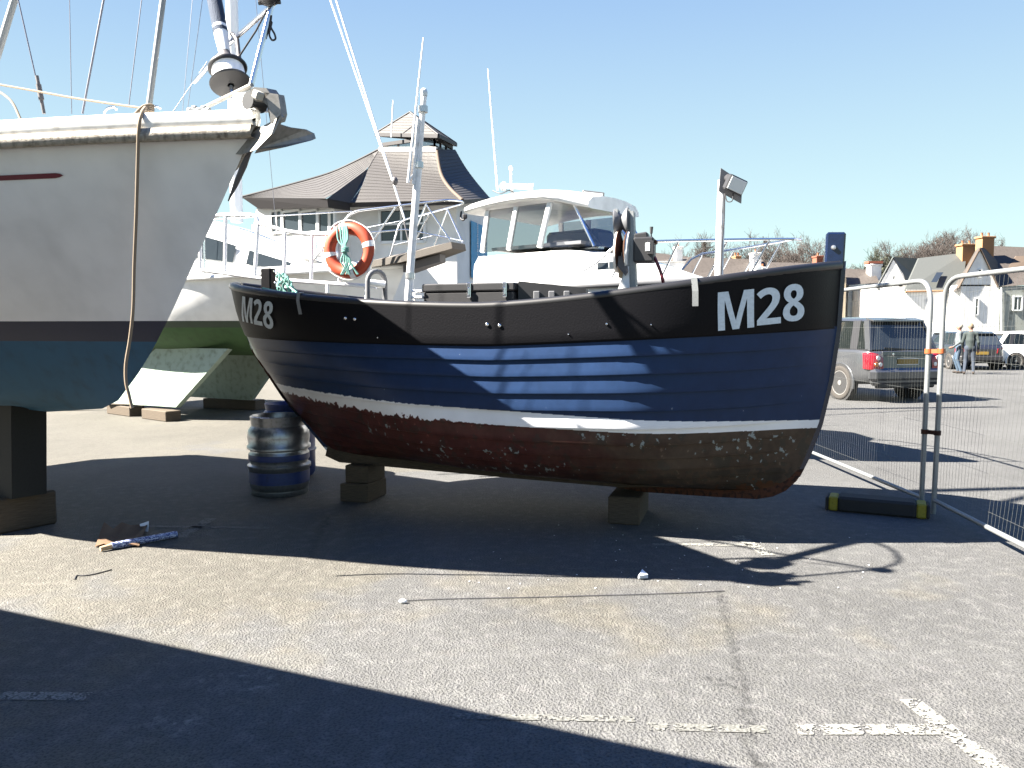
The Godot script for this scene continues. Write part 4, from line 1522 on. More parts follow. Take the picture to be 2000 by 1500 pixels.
func build_yacht_b() -> void:
	var xf := Transform3D(Basis(Vector3.UP, deg_to_rad(-28.0)), Vector3(-6.1, 0, -15.0))
	var b := thing("bilge_keel_yacht", "white bilge-keel yacht with green antifouling, teak bow platform and pulpit", "yacht", xf.origin, -28.0)
	var P := {"bottom": 1.12, "sheer": 2.44, "rise": 0.22, "half": 1.45, "entry": 0.5, "transom": 0.75, "round": 4.0,
		"stem": [[1.12, 2.6], [1.25, 3.6], [1.45, 4.2], [1.75, 4.55], [2.07, 4.75], [2.66, 5.06]],
		"stern": [[1.12, -2.5], [1.4, -3.4], [1.8, -3.7], [2.7, -3.8]]}
	y_shell(b, P, [["antifouling", 1.12, 1.62, 6, M.anti_green], ["boot_stripe", 1.62, 1.73, 2, M.dark_green], ["topsides", 1.73, "sheer", 8, M.gel]])
	for side in [1.0, -1.0]:
		part(b, "rubbing_strake", y_rail(P, -0.10, -0.03, 0.035, side), M.gel)
		part(b, "toe_rail", y_rail(P, -0.03, 0.05, 0.01, side), M.gel)
	# twin keels with the blocks they stand on
	var prof := [Vector2(-1.28, 0.20), Vector2(0.72, 0.20), Vector2(1.85, 1.25), Vector2(0.05, 1.25)]
	for side in [1.0, -1.0]:
		var k := MB.new()
		k.prism(prof, 0.10, Transform3D(Basis(Vector3.RIGHT, side * -0.16), Vector3(0, 0.02, side * 0.90)))
		part(b, "keel", k, M.keel_pale)
	var sk := MB.new()
	sk.prism([Vector2(2.2, 1.2), Vector2(3.3, 1.2), Vector2(3.15, 0.42), Vector2(2.1, 0.30)], 0.12)
	var labels := ["pale timber block under the after end of the pale keel", "short timber block under the leading end of the pale keel", "timber block under the dark far keel"]
	var spots := [[gnd(235, 812), 0.9, 0.18, 0.28], [gnd(305, 822), 0.85, 0.18, 0.28], [gnd(450, 800), 1.3, 0.2, 0.3]]
	for i in 3:
		var q: Array = spots[i]
		var mb := MB.new()
		mb.box(q[0] + Vector3(0, q[2] * 0.5, -0.2), Vector3(q[3], q[2], q[1]), Basis(Vector3.UP, 0.9 if i < 2 else 1.2), 0.012)
		solo("timber_block", mb, M.timber, q[0] + Vector3(0, 0, -0.2), labels[i], "block", "timber blocks under the boats")
	# coachroof with dark windows
	var g := []
	for i in 21:
		var t := i / 20.0
		var x := lerpf(-2.6, 4.3, t)
		var w := lerpf(0.95, 0.42, smoothstep(0.4, 1.0, t))
		var h := lerpf(1.12, 0.10, smoothstep(0.42, 0.98, t))
		var y0 := 2.44
		var r := []
		for q in [[-1.0, 0.0], [-0.97, 0.55], [-0.86, 0.9], [-0.5, 1.0], [0, 1.04], [0.5, 1.0], [0.86, 0.9], [0.97, 0.55], [1.0, 0.0]]: r.append(Vector3(x, y0 + h * q[1], w * q[0]))
		g.append(r)
	var cr := MB.new()
	cr.grid(g)
	cr.poly(g[0], Vector3(-1, 0, 0)); cr.poly(g[20], Vector3(1, 0, 0))
	var coach := part(b, "coachroof", cr, M.gel)
	for w in [[0.9, 2.0, 2.98, 3.18], [2.25, 3.05, 2.86, 3.0]]:
		var mb := MB.new()
		var gg := []
		for i in 7:
			var x := lerpf(w[0], w[1], i / 6.0)
			var t := (x + 2.6) / 6.9
			var ww := lerpf(0.95, 0.42, smoothstep(0.4, 1.0, t)) * 0.985 + 0.02
			var h := lerpf(1.12, 0.10, smoothstep(0.42, 0.98, t))
			gg.append([Vector3(x, 2.44 + h * 0.38, ww), Vector3(x + 0.05, 2.44 + h * 0.78, ww * 0.945)])
		mb.grid(gg)
		part(coach, "window", mb, M.glass_dark)
	var hat := MB.new()
	hat.box(Vector3(3.2, 2.86, 0.0), Vector3(0.6, 0.09, 0.6), Basis(), 0.03)
	part(coach, "hatch", hat, M.gel)
	# bow platform
	var pf := MB.new()
	var z0 := 0.34
	pf.slab([Vector3(4.55, 2.66, z0), Vector3(5.15, 2.72, z0), Vector3(5.98, 2.90, 0.20), Vector3(5.98, 2.90, -0.20), Vector3(5.15, 2.72, -z0), Vector3(4.55, 2.66, -z0)], Vector3(0.02, -0.10, 0))
	part(b, "bow_platform", pf, M.teak)
	var pu := MB.new()
	pu.slab([Vector3(5.07, 2.6, 0.16), Vector3(5.7, 2.74, 0.08), Vector3(5.7, 2.74, -0.08), Vector3(5.07, 2.6, -0.16)], Vector3(0, -0.12, 0))
	part(b, "platform_bracket", pu, M.anchor_dark)
	var pr := MB.new()
	for s in [1.0, -1.0]:
		pr.tube(rounded([Vector3(3.9, 2.60, s * 0.95), Vector3(4.45, 3.40, s * 0.62), Vector3(5.95, 3.52, s * 0.22), Vector3(6.05, 3.52, 0)], 0.15), 0.017, 8)
		pr.tube([Vector3(4.55, 2.66, s * 0.55), Vector3(5.15, 3.44, s * 0.45)], 0.014, 8)
		pr.tube([Vector3(5.25, 2.76, s * 0.32), Vector3(5.6, 3.47, s * 0.30)], 0.014, 8)
		pr.tube([Vector3(5.95, 2.92, s * 0.18), Vector3(5.6, 3.47, s * 0.30)], 0.012, 8)
		pr.tube([Vector3(4.2, 3.03, s * 0.78), Vector3(5.3, 3.10, s * 0.4), Vector3(5.95, 2.95, s * 0.18)], 0.011, 8)
		pr.tube([Vector3(4.45, 3.40, s * 0.62), Vector3(2.0, 3.34, s * 1.33), Vector3(-3.5, 3.3, s * 1.15)], 0.009, 6)
		for q in [[2.0, 1.32], [0.1, 1.4], [-1.9, 1.32]]: pr.tube([Vector3(q[0], 2.48, s * q[1]), Vector3(q[0], 3.34, s * q[1])], 0.014, 8)
	part(b, "pulpit", pr, M.stainless)
	# rig
	var ms := MB.new()
	ms.tube([Vector3(1.33, 3.5, 0), Vector3(1.33, 13.5, 0)], 0.105, 16)
	part(b, "mast", ms, M.white_tube)
	for q in [[0.0, 0.016], [0.12, 0.016]]:
		var fs := MB.new()
		fs.tube([Vector3(5.0, 3.3, 0), Vector3(4.82 , 3.8, 0), Vector3(1.75 - q[0] * 1.9, 12.2, q[0])], q[1] if q[0] == 0.0 else 0.014, 8)
		part(b, "forestay", fs, M.white_tube)
	var fk := MB.new()
	fk.tube([Vector3(5.12, 2.75, 0), Vector3(4.98, 3.3, 0)], 0.013, 8)
	fk.ell(Vector3(4.81, 3.93, 0), Vector3(0.05, 0.07, 0.05), 10, 8)
	part(b, "stay_fitting", fk, M.anchor_dark)
	var sh := MB.new()
	for s in [1.0, -1.0]: sh.tube([Vector3(1.1, 2.5, s * 1.3), Vector3(1.33, 12.4, s * 0.1)], 0.005, 6)
	part(b, "shroud", sh, M.wire)
	# boarding ladder with white rungs by the mast
	var ld := MB.new()
	for s in [-0.16, 0.16]: ld.tube([Vector3(-0.2 + s, 3.4, 0.9), Vector3(0.15 + s, 5.0, 0.9)], 0.02, 8)
	for i in 8: ld.tube([Vector3(-0.36 + 0.04 * i, 3.6 + 0.17 * i, 0.9), Vector3(-0.04 + 0.04 * i, 3.6 + 0.17 * i, 0.9)], 0.014, 6)
	part(b, "ladder", ld, M.white_tube)
	# props that hold the hull upright
	var sd := MB.new()
	sd.tube([Vector3(-2.6, 0, 0.9), Vector3(-2.6, 1.25, 0.75)], 0.05, 8)
	sd.tube([Vector3(-2.6, 0, -0.9), Vector3(-2.6, 1.25, -0.75)], 0.05, 8)
	part(b, "prop", sd, M.timber)


func build_cruiser() -> void:
	var xf := Transform3D(Basis(Vector3.UP, deg_to_rad(-40.0)), Vector3(3.22, 0, -9.15))
	var b := thing("motor_cruiser", "white motor cruiser with windowed wheelhouse and steel bow rail behind the fishing boat", "boat", xf.origin, -40.0)
	var P := {"bottom": 0.55, "sheer": 2.13, "rise": 0.06, "half": 1.12, "entry": 0.5, "transom": 0.95, "round": 3.0,
		"stem": [[0.55, -1.6], [0.9, -0.9], [1.3, -0.5], [2.3, 0.0]], "stern": [[0.55, -4.2], [2.6, -4.3]]}
	y_shell(b, P, [["antifouling", 0.55, 1.15, 4, M.navy], ["topsides", 1.15, "sheer", 8, M.gel]])
	for side in [1.0, -1.0]: part(b, "rubbing_strake", y_rail(P, -0.05, 0.03, 0.03, side), M.grey_plastic if side > 0 else M.gel)
	# cabin trunk, narrowing to the foredeck
	var g := []
	for i in 17:
		var t := i / 16.0
		var x := lerpf(-4.05, -0.75, t)
		var w := lerpf(1.02, 0.30, smoothstep(0.35, 1.0, t))
		var h := lerpf(0.50, 0.06, smoothstep(0.42, 1.0, t))
		var r := []
		for q in [[-1.0, 0.0], [-0.97, 0.7], [-0.88, 0.95], [-0.4, 1.03], [0.4, 1.03], [0.88, 0.95], [0.97, 0.7], [1.0, 0.0]]: r.append(Vector3(x, 2.12 + h * q[1], w * q[0]))
		g.append(r)
	var cb := MB.new()
	cb.grid(g)
	cb.poly(g[0], Vector3(-1, 0, 0))
	var trunk := part(b, "cabin_trunk", cb, M.gel)
	var pl := MB.new()
	for k in 2:
		var x := -2.02 + 0.17 * k
		pl.slab([Vector3(x, 2.31, 0.985), Vector3(x + 0.15, 2.31, 0.965), Vector3(x + 0.13, 2.40, 0.955), Vector3(x - 0.01, 2.40, 0.975)], Vector3(0, 0, 0.01))
	part(trunk, "porthole", pl, M.glass_dark)
	# wheelhouse: pillars, panes and roof
	var base := 2.64
	var roof := 3.22
	var zb := 0.93
	var zt := 0.84
	var fr := [[-3.95, -3.93], [-3.48, -3.42], [-2.96, -2.86]]
	for s in [1.0, -1.0]:
		for k in 3:
			var mb := MB.new()
			mb.bar(Vector3(fr[k][0], base, s * zb), Vector3(fr[k][1], roof, s * zt), 0.05, 0.075, Vector3.RIGHT, 0.01)
			part(b, "window_post", mb, M.gel)
		for k in 2:
			var mb := MB.new()
			mb.slab([Vector3(fr[k][0] + 0.04, base, s * zb), Vector3(fr[k + 1][0] - 0.04, base, s * zb), Vector3(fr[k + 1][1] - 0.04, roof, s * zt), Vector3(fr[k][1] + 0.04, roof, s * zt)], Vector3(0, 0, s * 0.006))
			part(b, "side_window", mb, M.glass)
	# raked windscreen in three panes
	var w0 := [Vector3(-2.92, base, 0.93), Vector3(-2.30, base, 0.66), Vector3(-2.12, base, 0.0), Vector3(-2.30, base, -0.66), Vector3(-2.92, base, -0.93)]
	var w1 := [Vector3(-2.84, roof, 0.84), Vector3(-2.66, roof + 0.03, 0.62), Vector3(-2.55, roof + 0.05, 0.0), Vector3(-2.66, roof + 0.03, -0.62), Vector3(-2.84, roof, -0.84)]
	for k in 4:
		var mb := MB.new()
		mb.slab([w0[k], w0[k + 1], w1[k + 1], w1[k]], Vector3(0.006, 0.002, 0))
		part(b, "windscreen", mb, M.glass_clear)
		if k > 0:
			var mp := MB.new()
			mp.tube([w0[k], w1[k]], 0.02, 8)
			part(b, "windscreen_post", mp, M.stainless)
	var wi := MB.new()
	wi.tube([Vector3(-2.33, base + 0.02, 0.42), Vector3(-2.56, base + 0.42, 0.62)], 0.009, 6)
	part(b, "wiper", wi, M.black_plastic)
	# roof with an overhang
	var rg := []
	for i in 13:
		var t := i / 12.0
		var x := lerpf(-4.26, -2.42, t)
		var w := lerpf(0.97, 0.62, smoothstep(0.72, 1.0, t))
		var y := roof + 0.02 + 0.10 * sin(t * 2.6 + 0.3) - 0.05 * smoothstep(0.75, 1.0, t)
		var r := []
		for q in [[-1.0, 0.0], [-0.99, 0.06], [-0.85, 0.13], [-0.45, 0.17], [0, 0.18], [0.45, 0.17], [0.85, 0.13], [0.99, 0.06], [1.0, 0.0], [0.9, -0.015], [0, -0.01], [-0.9, -0.015], [-1.0, 0.0]]: r.append(Vector3(x, y + q[1] - 0.06, w * q[0]))
		rg.append(r)
	var rf := MB.new()
	rf.grid(rg)
	rf.poly(rg[0], Vector3(-1, 0, 0)); rf.poly(rg[12], Vector3(1, 0, 0))
	var roofn := part(b, "wheelhouse_roof", rf, M.gel)
	# inside: console, wheel and a seat seen through the panes
	var ins := MB.new()
	ins.box(Vector3(-2.85, 2.66, 0.25), Vector3(0.36, 0.20, 0.8), Basis(), 0.05)
	ins.box(Vector3(-2.75, 2.62, -0.45), Vector3(0.42, 0.14, 0.6), Basis(), 0.05)
	part(b, "console", ins, M.black_plastic)
	var sole := MB.new()
	sole.box(Vector3(-3.15, 2.69, 0), Vector3(1.5, 0.04, 1.6))
	sole.box(Vector3(-3.3, 2.85, -0.45), Vector3(0.9, 0.3, 0.5), Basis(), 0.05)
	part(b, "cabin_sole", sole, M.grey_plastic)
	var rail := MB.new()
	rail.box(Vector3(-3.45, 2.9, -0.84), Vector3(1.0, 0.02, 0.02))
	part(b, "hand_rail", rail, M.stainless)
	rail = MB.new()
	rail.box(Vector3(-2.6, 2.645, 0.4), Vector3(0.5, 0.04, 0.12), Basis(), 0.01)
	part(b, "hand_rail", rail, M.stainless)
	# roof fittings
	var an := MB.new()
	an.tube([xf.affine_inverse() * at(972, 372, 12.4), xf.affine_inverse() * at(953, 134, 12.4)], [0.018, 0.008], 8)
	part(roofn, "whip_antenna", an, M.white_tube)
	var a2 := MB.new()
	a2.tube([xf.affine_inverse() * at(999, 375, 12.2), xf.affine_inverse() * at(998, 330, 12.2)], 0.018, 8)
	a2.ell(xf.affine_inverse() * at(998, 329, 12.2), Vector3(0.035, 0.04, 0.035), 10, 8)
	part(roofn, "aerial", a2, M.white_tube)
	var hn := MB.new()
	var inv := xf.affine_inverse()
	hn.tube([inv * at(985, 364, 12.2), inv * at(1010, 364, 12.1), inv * at(1030, 365, 12.0), inv * at(1041, 366, 12.0)], [0.035, 0.045, 0.04, 0.06], 10)
	hn.ell(inv * at(984, 364, 12.2), Vector3(0.06, 0.07, 0.06), 10, 8)
	hn.tube([inv * at(1000, 366, 12.2), inv * at(1000, 384, 12.2)], 0.02, 6)
	part(roofn, "horn", hn, M.gel)
	var wr := MB.new()
	wr.tube(spline([inv * at(962, 372, 12.3), inv * at(978, 378, 12.1), inv * at(995, 372, 12.2), inv * at(1008, 382, 12.1), inv * at(975, 384, 12.2)], 5), 0.008, 5)
	part(roofn, "cable", wr, M.anchor_dark)
	var fl := MB.new()
	var fb := Basis(Vector3.UP, 0.25) * Basis(Vector3.RIGHT, 0.15) * Basis(Vector3.BACK, -0.20)
	var fc := inv * at(1158, 381, 10.9)
	fl.box(fc, Vector3(0.30, 0.10, 0.06), fb * Basis(Vector3.UP, 0.55), 0.01)
	fl.tube([fc - Vector3(0, 0.02, 0.02), fc - Vector3(0.03, 0.16, 0.05)], 0.016, 6)
	part(roofn, "floodlight", fl, M.anchor_dark)
	var fgl := MB.new()
	var fb2 := fb * Basis(Vector3.UP, 0.55)
	fgl.box(fc + fb2.z * 0.032, Vector3(0.265, 0.07, 0.006), fb2, 0.002)
	part(roofn, "floodlight_glass", fgl, M.lamp_glass)
	# bow rail
	var br := MB.new()
	for s in [1.0, -1.0]:
		var pts := []
		for i in 12:
			var u := lerpf(0.50, 1.0, i / 11.0)
			var p := y_point(P, u, y_sheer(P, u))
			pts.append(Vector3(p.x + 0.06 * smoothstep(0.6, 1.0, i / 11.0), lerpf(2.30, 2.62, smoothstep(0.0, 0.25, i / 11.0)), (p.z * 0.94) * s))
		pts.append(Vector3(0.09, 2.60, 0))
		br.tube(pts, 0.015, 8)
		for u in [0.62, 0.75, 0.86, 0.95]:
			var p := y_point(P, u, y_sheer(P, u))
			br.tube([Vector3(p.x - 0.20, p.y, p.z * 0.92 * s), Vector3(p.x + 0.05, 2.60, p.z * 0.95 * s)], 0.013, 8)
	part(b, "bow_rail", br, M.stainless)
	var bo := MB.new()
	bo.box(Vector3(-0.45, 2.26, 0), Vector3(0.12, 0.16, 0.12), Basis(), 0.02)
	part(b, "samson_post", bo, M.gel)
	var pp := MB.new()
	for q in [[-1.6, 0.4], [-3.8, 0.6], [-3.8, -0.6], [-2.8, 0.0]]: pp.box(Vector3(q[0], 0.3, q[1]), Vector3(0.4, 0.62, 0.4), Basis(), 0.01)
	part(b, "support_block", pp, M.timber)


func build_yacht_c() -> void:
	# the neighbour on the left, outside the frame, whose shadow falls across the foreground
	var xf := Transform3D(Basis(Vector3.UP, deg_to_rad(157.0)), Vector3(-9.19, 0, -4.25))
	var b := thing("neighbouring_yacht", "white yacht hull standing out of view whose shadow crosses the foreground", "yacht", xf.origin, 157.0)
	var P := {"bottom": 0.9, "sheer": 2.55, "rise": 0.12, "half": 1.2, "entry": 0.4, "transom": 0.96,
		"stem": [[0.9, -2.6], [1.2, -1.3], [1.7, -0.8], [2.62, 0.0]], "stern": [[0.9, -6.6], [1.5, -7.2], [2.8, -7.4]]}
	y_shell(b, P, [["antifouling", 0.9, 1.5, 4, M.anti_blue], ["topsides", 1.5, "sheer", 6, M.hull_a]])
	var kl := MB.new()
	kl.prism([Vector2(-4.2, 1.0), Vector2(-2.4, 1.0), Vector2(-2.6, 0.0), Vector2(-4.0, 0.0)], 0.26)
	part(b, "keel", kl, M.keel_dark)


# ---------- buildings ----------
func hit(px: float, py: float, a: Vector3, b: Vector3) -> Vector3:   # pixel on the upright plane through two plan points
	var n := (b - a).cross(Vector3.UP).normalized()
	var r := ray(px, py)
	var o := Vector3(0, EYE, 0)
	return o + r * ((a - o).dot(n) / r.dot(n))

func plan(px: float, d: float) -> Vector3:
	var p := at(px, HORIZON, d)
	return Vector3(p.x, 0, p.z)

func wall_window(parent: Node, a: Vector3, b: Vector3, x0: float, y0: float, x1: float, y1: float, bars: Array, frame_mat: Material, glass_mat: Material, t := 0.06) -> void:
	var n := (b - a).cross(Vector3.UP).normalized()
	if n.dot(-a) < 0: n = -n
	var p00 := hit(x0, y1, a, b)
	var p11 := hit(x1, y0, a, b)
	var w := Vector3(p11.x - p00.x, 0, p11.z - p00.z)
	var h := p11.y - p00.y
	var fr := MB.new()
	var q := func(fx: float, fy: float, out: float): return p00 + w * fx + Vector3(0, h * fy, 0) + n * out
	for e in [[0, 0, 1, 0], [0, 1, 1, 1], [0, 0, 0, 1], [1, 0, 1, 1]]: fr.bar(q.call(e[0], e[1], 0.03), q.call(e[2], e[3], 0.03), t, t, n)
	for v in bars: fr.bar(q.call(v[0], v[1], 0.03), q.call(v[2], v[3], 0.03), t * 0.7, t * 0.6, n)
	var win := part(parent, "window", fr, frame_mat)
	var g := MB.new()
	g.slab([q.call(0, 0, 0.012), q.call(1, 0, 0.012), q.call(1, 1, 0.012), q.call(0, 1, 0.012)], n * 0.006)
	part(win, "pane", g, glass_mat)

func ruled(c0: Array, c1: Array, rows: int, sag := 0.0) -> Array:
	var g := []
	for i in c0.size():
		var r := []
		for k in rows + 1:
			var t := float(k) / rows
			r.append((c0[i] as Vector3).lerp(c1[i], t) + Vector3(0, -sag * sin(PI * t), 0))
		g.append(r)
	return g

func courses(c0: Array, c1: Array, rows: int, lap: float) -> MB:   # slates laid in courses between two edges, each course lapping the one below
	var mb := MB.new()
	for k in rows:
		var t0 := float(k) / rows
		var t1 := float(k + 1) / rows
		for i in c0.size() - 1:
			var a: Vector3 = (c0[i] as Vector3).lerp(c1[i], t0)
			var b: Vector3 = (c0[i + 1] as Vector3).lerp(c1[i + 1], t0)
			var c: Vector3 = (c0[i + 1] as Vector3).lerp(c1[i + 1], t1)
			var d: Vector3 = (c0[i] as Vector3).lerp(c1[i], t1)
			var n := (b - a).cross(d - a).normalized()
			if n.y < 0: n = -n
			mb.quad(a, b, c + n * lap, d + n * lap, n)
			mb.quad(d + n * lap, c + n * lap, c, d, Vector3(0, 0, 1))
	return mb

func resample(p: Array, n: int) -> Array:
	var L := [0.0]
	for i in range(1, p.size()): L.append(L[i - 1] + (p[i] as Vector3).distance_to(p[i - 1]))
	var out := []
	for k in n + 1:
		var t: float = L[L.size() - 1] * k / n
		var i := 1
		while i < p.size() - 1 and L[i] < t: i += 1
		out.append((p[i - 1] as Vector3).lerp(p[i], (t - L[i - 1]) / maxf(L[i] - L[i - 1], 1e-6)))
	return out

func build_pavilion() -> void:
	var o := plan(790, 26.5)
	var b := thing("harbour_pavilion", "white pavilion with swept slate roof and glazed lantern on top", "building", o)
	var C := func(pts: Array) -> Array:
		var r := []
		for q in pts: r.append(at(q[0], q[1], q[2]))
		return spline(r, 5)
	var hipF: Array = C.call([[853, 292, 27.0], [861, 338, 26.2], [877, 366, 25.4], [903, 391, 24.4]])
	var hipR: Array = C.call([[889, 292, 28.6], [908, 325, 28.5], [930, 355, 28.3], [957, 387, 28.0]])
	var edgeL: Array = C.call([[741, 292, 28.2], [720, 328, 27.0], [709, 360, 26.1], [684, 396, 25.2]])
	var ridge: Array = C.call([[741, 292, 28.2], [690, 318, 28.1], [640, 340, 28.0], [560, 363, 27.8], [473, 385, 27.6]])
	var lowW: Array = [at(741, 292, 28.2), at(720, 328, 27.0), at(690, 352, 26.0), at(639, 388, 24.3), at(560, 387, 25.9), at(473, 386, 27.5)]
	# front slope: courses run across, so rows go down the slope
	var down := func(l: Array, r: Array, rows: int) -> MB:
		var a := resample(l, rows)
		var c := resample(r, rows)
		var mb := MB.new()
		for k in rows:
			var n: Vector3 = (c[k] - a[k]).cross(a[k + 1] - a[k]).normalized()
			if n.y < 0: n = -n
			var m := 6
			for j in m:
				var p0: Vector3 = a[k].lerp(c[k], float(j) / m)
				var p1: Vector3 = a[k].lerp(c[k], float(j + 1) / m)
				var p2: Vector3 = a[k + 1].lerp(c[k + 1], float(j + 1) / m) + n * 0.009
				var p3: Vector3 = a[k + 1].lerp(c[k + 1], float(j) / m) + n * 0.009
				mb.quad(p0, p1, p2, p3, n)
				mb.quad(p3, p2, p2 - n * 0.009, p3 - n * 0.009, Vector3(0, -0.2, 1))
		return mb
	var main := part(b, "roof", down.call(edgeL, hipF, 18), M.slate)
	part(main, "roof_slope", down.call(hipF, hipR, 18), M.slate)
	var wa := resample(ridge, 16)
	var wb := resample(lowW, 16)
	part(main, "roof_slope", courses(wa, wb, 9, 0.009), M.slate)
	var tri := MB.new()
	tri.poly([at(720, 328, 27.0), at(690, 352, 26.0), at(639, 388, 24.3), at(684, 396, 25.2), at(709, 360, 26.1)], Vector3(1, 0.3, 0.6))
	part(main, "hip_end", tri, M.slate)
	# slopes at the back
	var bk := MB.new()
	var back := [at(741, 292, 30.5), at(690, 330, 31.5), at(640, 352, 32.0), at(560, 368, 32.5), at(480, 385, 33.0)]
	bk.grid(ruled(resample(ridge, 8), resample(back, 8), 3))
	bk.grid(ruled(resample(hipR, 8), resample([at(860, 292, 30.5), at(900, 387, 33.0)], 8), 3))
	part(main, "roof_slope", bk, M.slate)
	# ridge and hip tiles
	for q in [[ridge, 0.055, M.fascia], [hipF, 0.06, M.ridge], [edgeL.slice(0, 6), 0.02, M.slate]]:
		var mb := MB.new()
		mb.tube(q[0], q[1], 6)
		part(main, "hip_tile", mb, q[2])
	# fascia and gutter under the eaves
	var fa := MB.new()
	fa.slab([at(473, 386, 27.5), at(639, 388, 24.35), at(641, 405, 24.5), at(505, 408, 27.2)], Vector3(0.02, 0, -0.1))
	fa.slab([at(639, 388, 24.35), at(684, 396, 25.2), at(684, 411, 25.25), at(641, 405, 24.5)], Vector3(-0.05, 0, -0.1))
	fa.slab([at(684, 396, 25.2), at(903, 391, 24.4), at(903, 399, 24.45), at(684, 404, 25.25)], Vector3(0, 0, -0.1))
	fa.slab([at(903, 391, 24.4), at(957, 387, 28.0), at(957, 393, 28.0), at(903, 399, 24.45)], Vector3(-0.1, 0, -0.05))
	part(b, "fascia", fa, M.fascia)
	# walls
	var A := plan(508, 27.6)
	var B := plan(655, 25.2)
	var Cc := plan(688, 25.9)
	var D := plan(893, 25.15)
	var E := plan(951, 28.4)
	var top := [at(508, 400, 27.6).y, at(655, 400, 25.2).y, at(688, 400, 25.9).y, at(893, 396, 25.15).y, at(951, 396, 28.4).y]
	var ps := [A, B, Cc, D, E]
	for k in 4:
		var mb := MB.new()
		var n: Vector3 = (ps[k + 1] - ps[k]).cross(Vector3.UP).normalized()
		if n.dot(ps[k]) < 0: n = -n
		mb.slab([ps[k], ps[k + 1], ps[k + 1] + Vector3(0, top[k + 1], 0), ps[k] + Vector3(0, top[k], 0)], n * 0.25)
		part(b, "wall", mb, M.render_white)
	var bw := MB.new()
	bw.slab([A, plan(500, 33.0), plan(500, 33.0) + Vector3(0, top[0], 0), A + Vector3(0, top[0], 0)], Vector3(0.25, 0, 0))
	bw.slab([E, plan(905, 33.0), plan(905, 33.0) + Vector3(0, top[4], 0), E + Vector3(0, top[4], 0)], Vector3(-0.25, 0, 0))
	bw.slab([plan(500, 33.0), plan(905, 33.0), plan(905, 33.0) + Vector3(0, top[4], 0), plan(500, 33.0) + Vector3(0, top[0], 0)], Vector3(0, 0, 0.25))
	part(b, "wall", bw, M.render_white)
	for x in [[532, 552], [555, 587], [590, 621], [624, 655]]: wall_window(b, A, B, x[0], 410, x[1], 456, [[0.5, 0, 0.5, 1]] if x[0] == 532 else [], M.window_white, M.glass_dark, 0.07)
	wall_window(b, Cc, D, 743, 407, 830, 474, [[0.48, 0, 0.48, 1], [0, 0.55, 1, 0.55]], M.window_white, M.glass_dark, 0.09)
	# lantern: posts, panes, roof
	var l0 := [plan(748, 28.2), plan(851, 27.05), plan(884, 28.6), plan(790, 30.0)]
	var yb := at(851, 291, 27.05).y
	var yt := at(851, 268, 27.05).y
	var ln := MB.new()
	for k in 4:
		var p: Vector3 = l0[k]
		var q: Vector3 = l0[(k + 1) % 4]
		ln.bar(p + Vector3(0, yb + 0.06, 0), q + Vector3(0, yb + 0.06, 0), 0.10, 0.14)
		ln.bar(p + Vector3(0, yt, 0), q + Vector3(0, yt, 0), 0.10, 0.12)
		for j in 4:
			var m := p.lerp(q, j / 3.0)
			ln.bar(m + Vector3(0, yb, 0), m + Vector3(0, yt, 0), 0.07, 0.07, Vector3.RIGHT)
	var lan := part(b, "lantern", ln, M.fascia)
	for k in 4:
		var g := MB.new()
		var p: Vector3 = l0[k]
		var q: Vector3 = l0[(k + 1) % 4]
		g.slab([p + Vector3(0, yb + 0.1, 0), q + Vector3(0, yb + 0.1, 0), q + Vector3(0, yt, 0), p + Vector3(0, yt, 0)], Vector3(0, 0, -0.006))
		part(lan, "pane", g, M.glass)
	var fl := MB.new()
	fl.bar(at(741, 292, 28.15), at(853, 292, 26.95), 0.12, 0.14)
	part(lan, "flashing", fl, M.render_white)
	var ap := at(801, 219, 28.4)
	var e0 := [at(734, 260, 28.5), at(856, 263, 26.6), at(891, 280, 28.8), at(795, 266, 30.6)]
	for k in 4:
		var r := MB.new()
		var p: Vector3 = e0[k]
		var q: Vector3 = e0[(k + 1) % 4]
		r = courses([ap, ap], [p, q], 8, 0.009)
		part(lan, "lantern_roof", r, M.slate)
	var lh := MB.new()
	for k in 4: lh.bar(e0[k] - Vector3(0, 0.05, 0), e0[(k + 1) % 4] - Vector3(0, 0.05, 0), 0.08, 0.12)
	lh.tube([ap, e0[0]], 0.04, 6); lh.tube([ap, e0[1]], 0.04, 6); lh.tube([ap, e0[2]], 0.04, 6)
	part(lan, "eaves_board", lh, M.fascia)
	var ae := MB.new()
	ae.tube([at(768, 196, 27.6), at(764, 268, 27.6)], 0.025, 6)
	part(lan, "aerial", ae, M.white_tube)
	var lp := MB.new()
	lp.tube(spline([at(901, 414, 24.9), at(900, 426, 24.6), at(905, 430, 24.5), at(909, 424, 24.5)], 4), 0.03, 6)
	lp.box(at(908, 423, 24.5), Vector3(0.14, 0.14, 0.14), Basis(), 0.03)
	part(b, "wall_lamp", lp, M.fascia)
	# the hanging banner with its white script
	var ba := D.lerp(E, 0.25)
	var bb := D.lerp(E, 0.92)
	var nn := (E - D).cross(Vector3.UP).normalized()
	if nn.dot(-D) < 0: nn = -nn
	var x0 := hit(917, 431, D, E)
	var x1 := hit(948, 431, D, E)
	var y0 := hit(912, 541, D, E).y
	var mbn := MB.new()
	mbn.slab([Vector3(x0.x, y0, x0.z) + nn * 0.05, Vector3(x1.x, y0, x1.z) + nn * 0.05, Vector3(x1.x, x0.y, x1.z) + nn * 0.05, Vector3(x0.x, x0.y, x0.z) + nn * 0.05], nn * 0.015)
	var ban := thing("banner", "tall blue banner with white script hung on the pavilion wall", "banner", Vector3(x0.x, y0, x0.z))
	part(ban, "cloth", mbn, M.banner)
	var tm := TextMesh.new()
	tm.text = "The Quay Bakehouse"
	var f := SystemFont.new()
	f.font_names = PackedStringArray(["Droid Serif"])
	f.font_italic = true
	tm.font = f
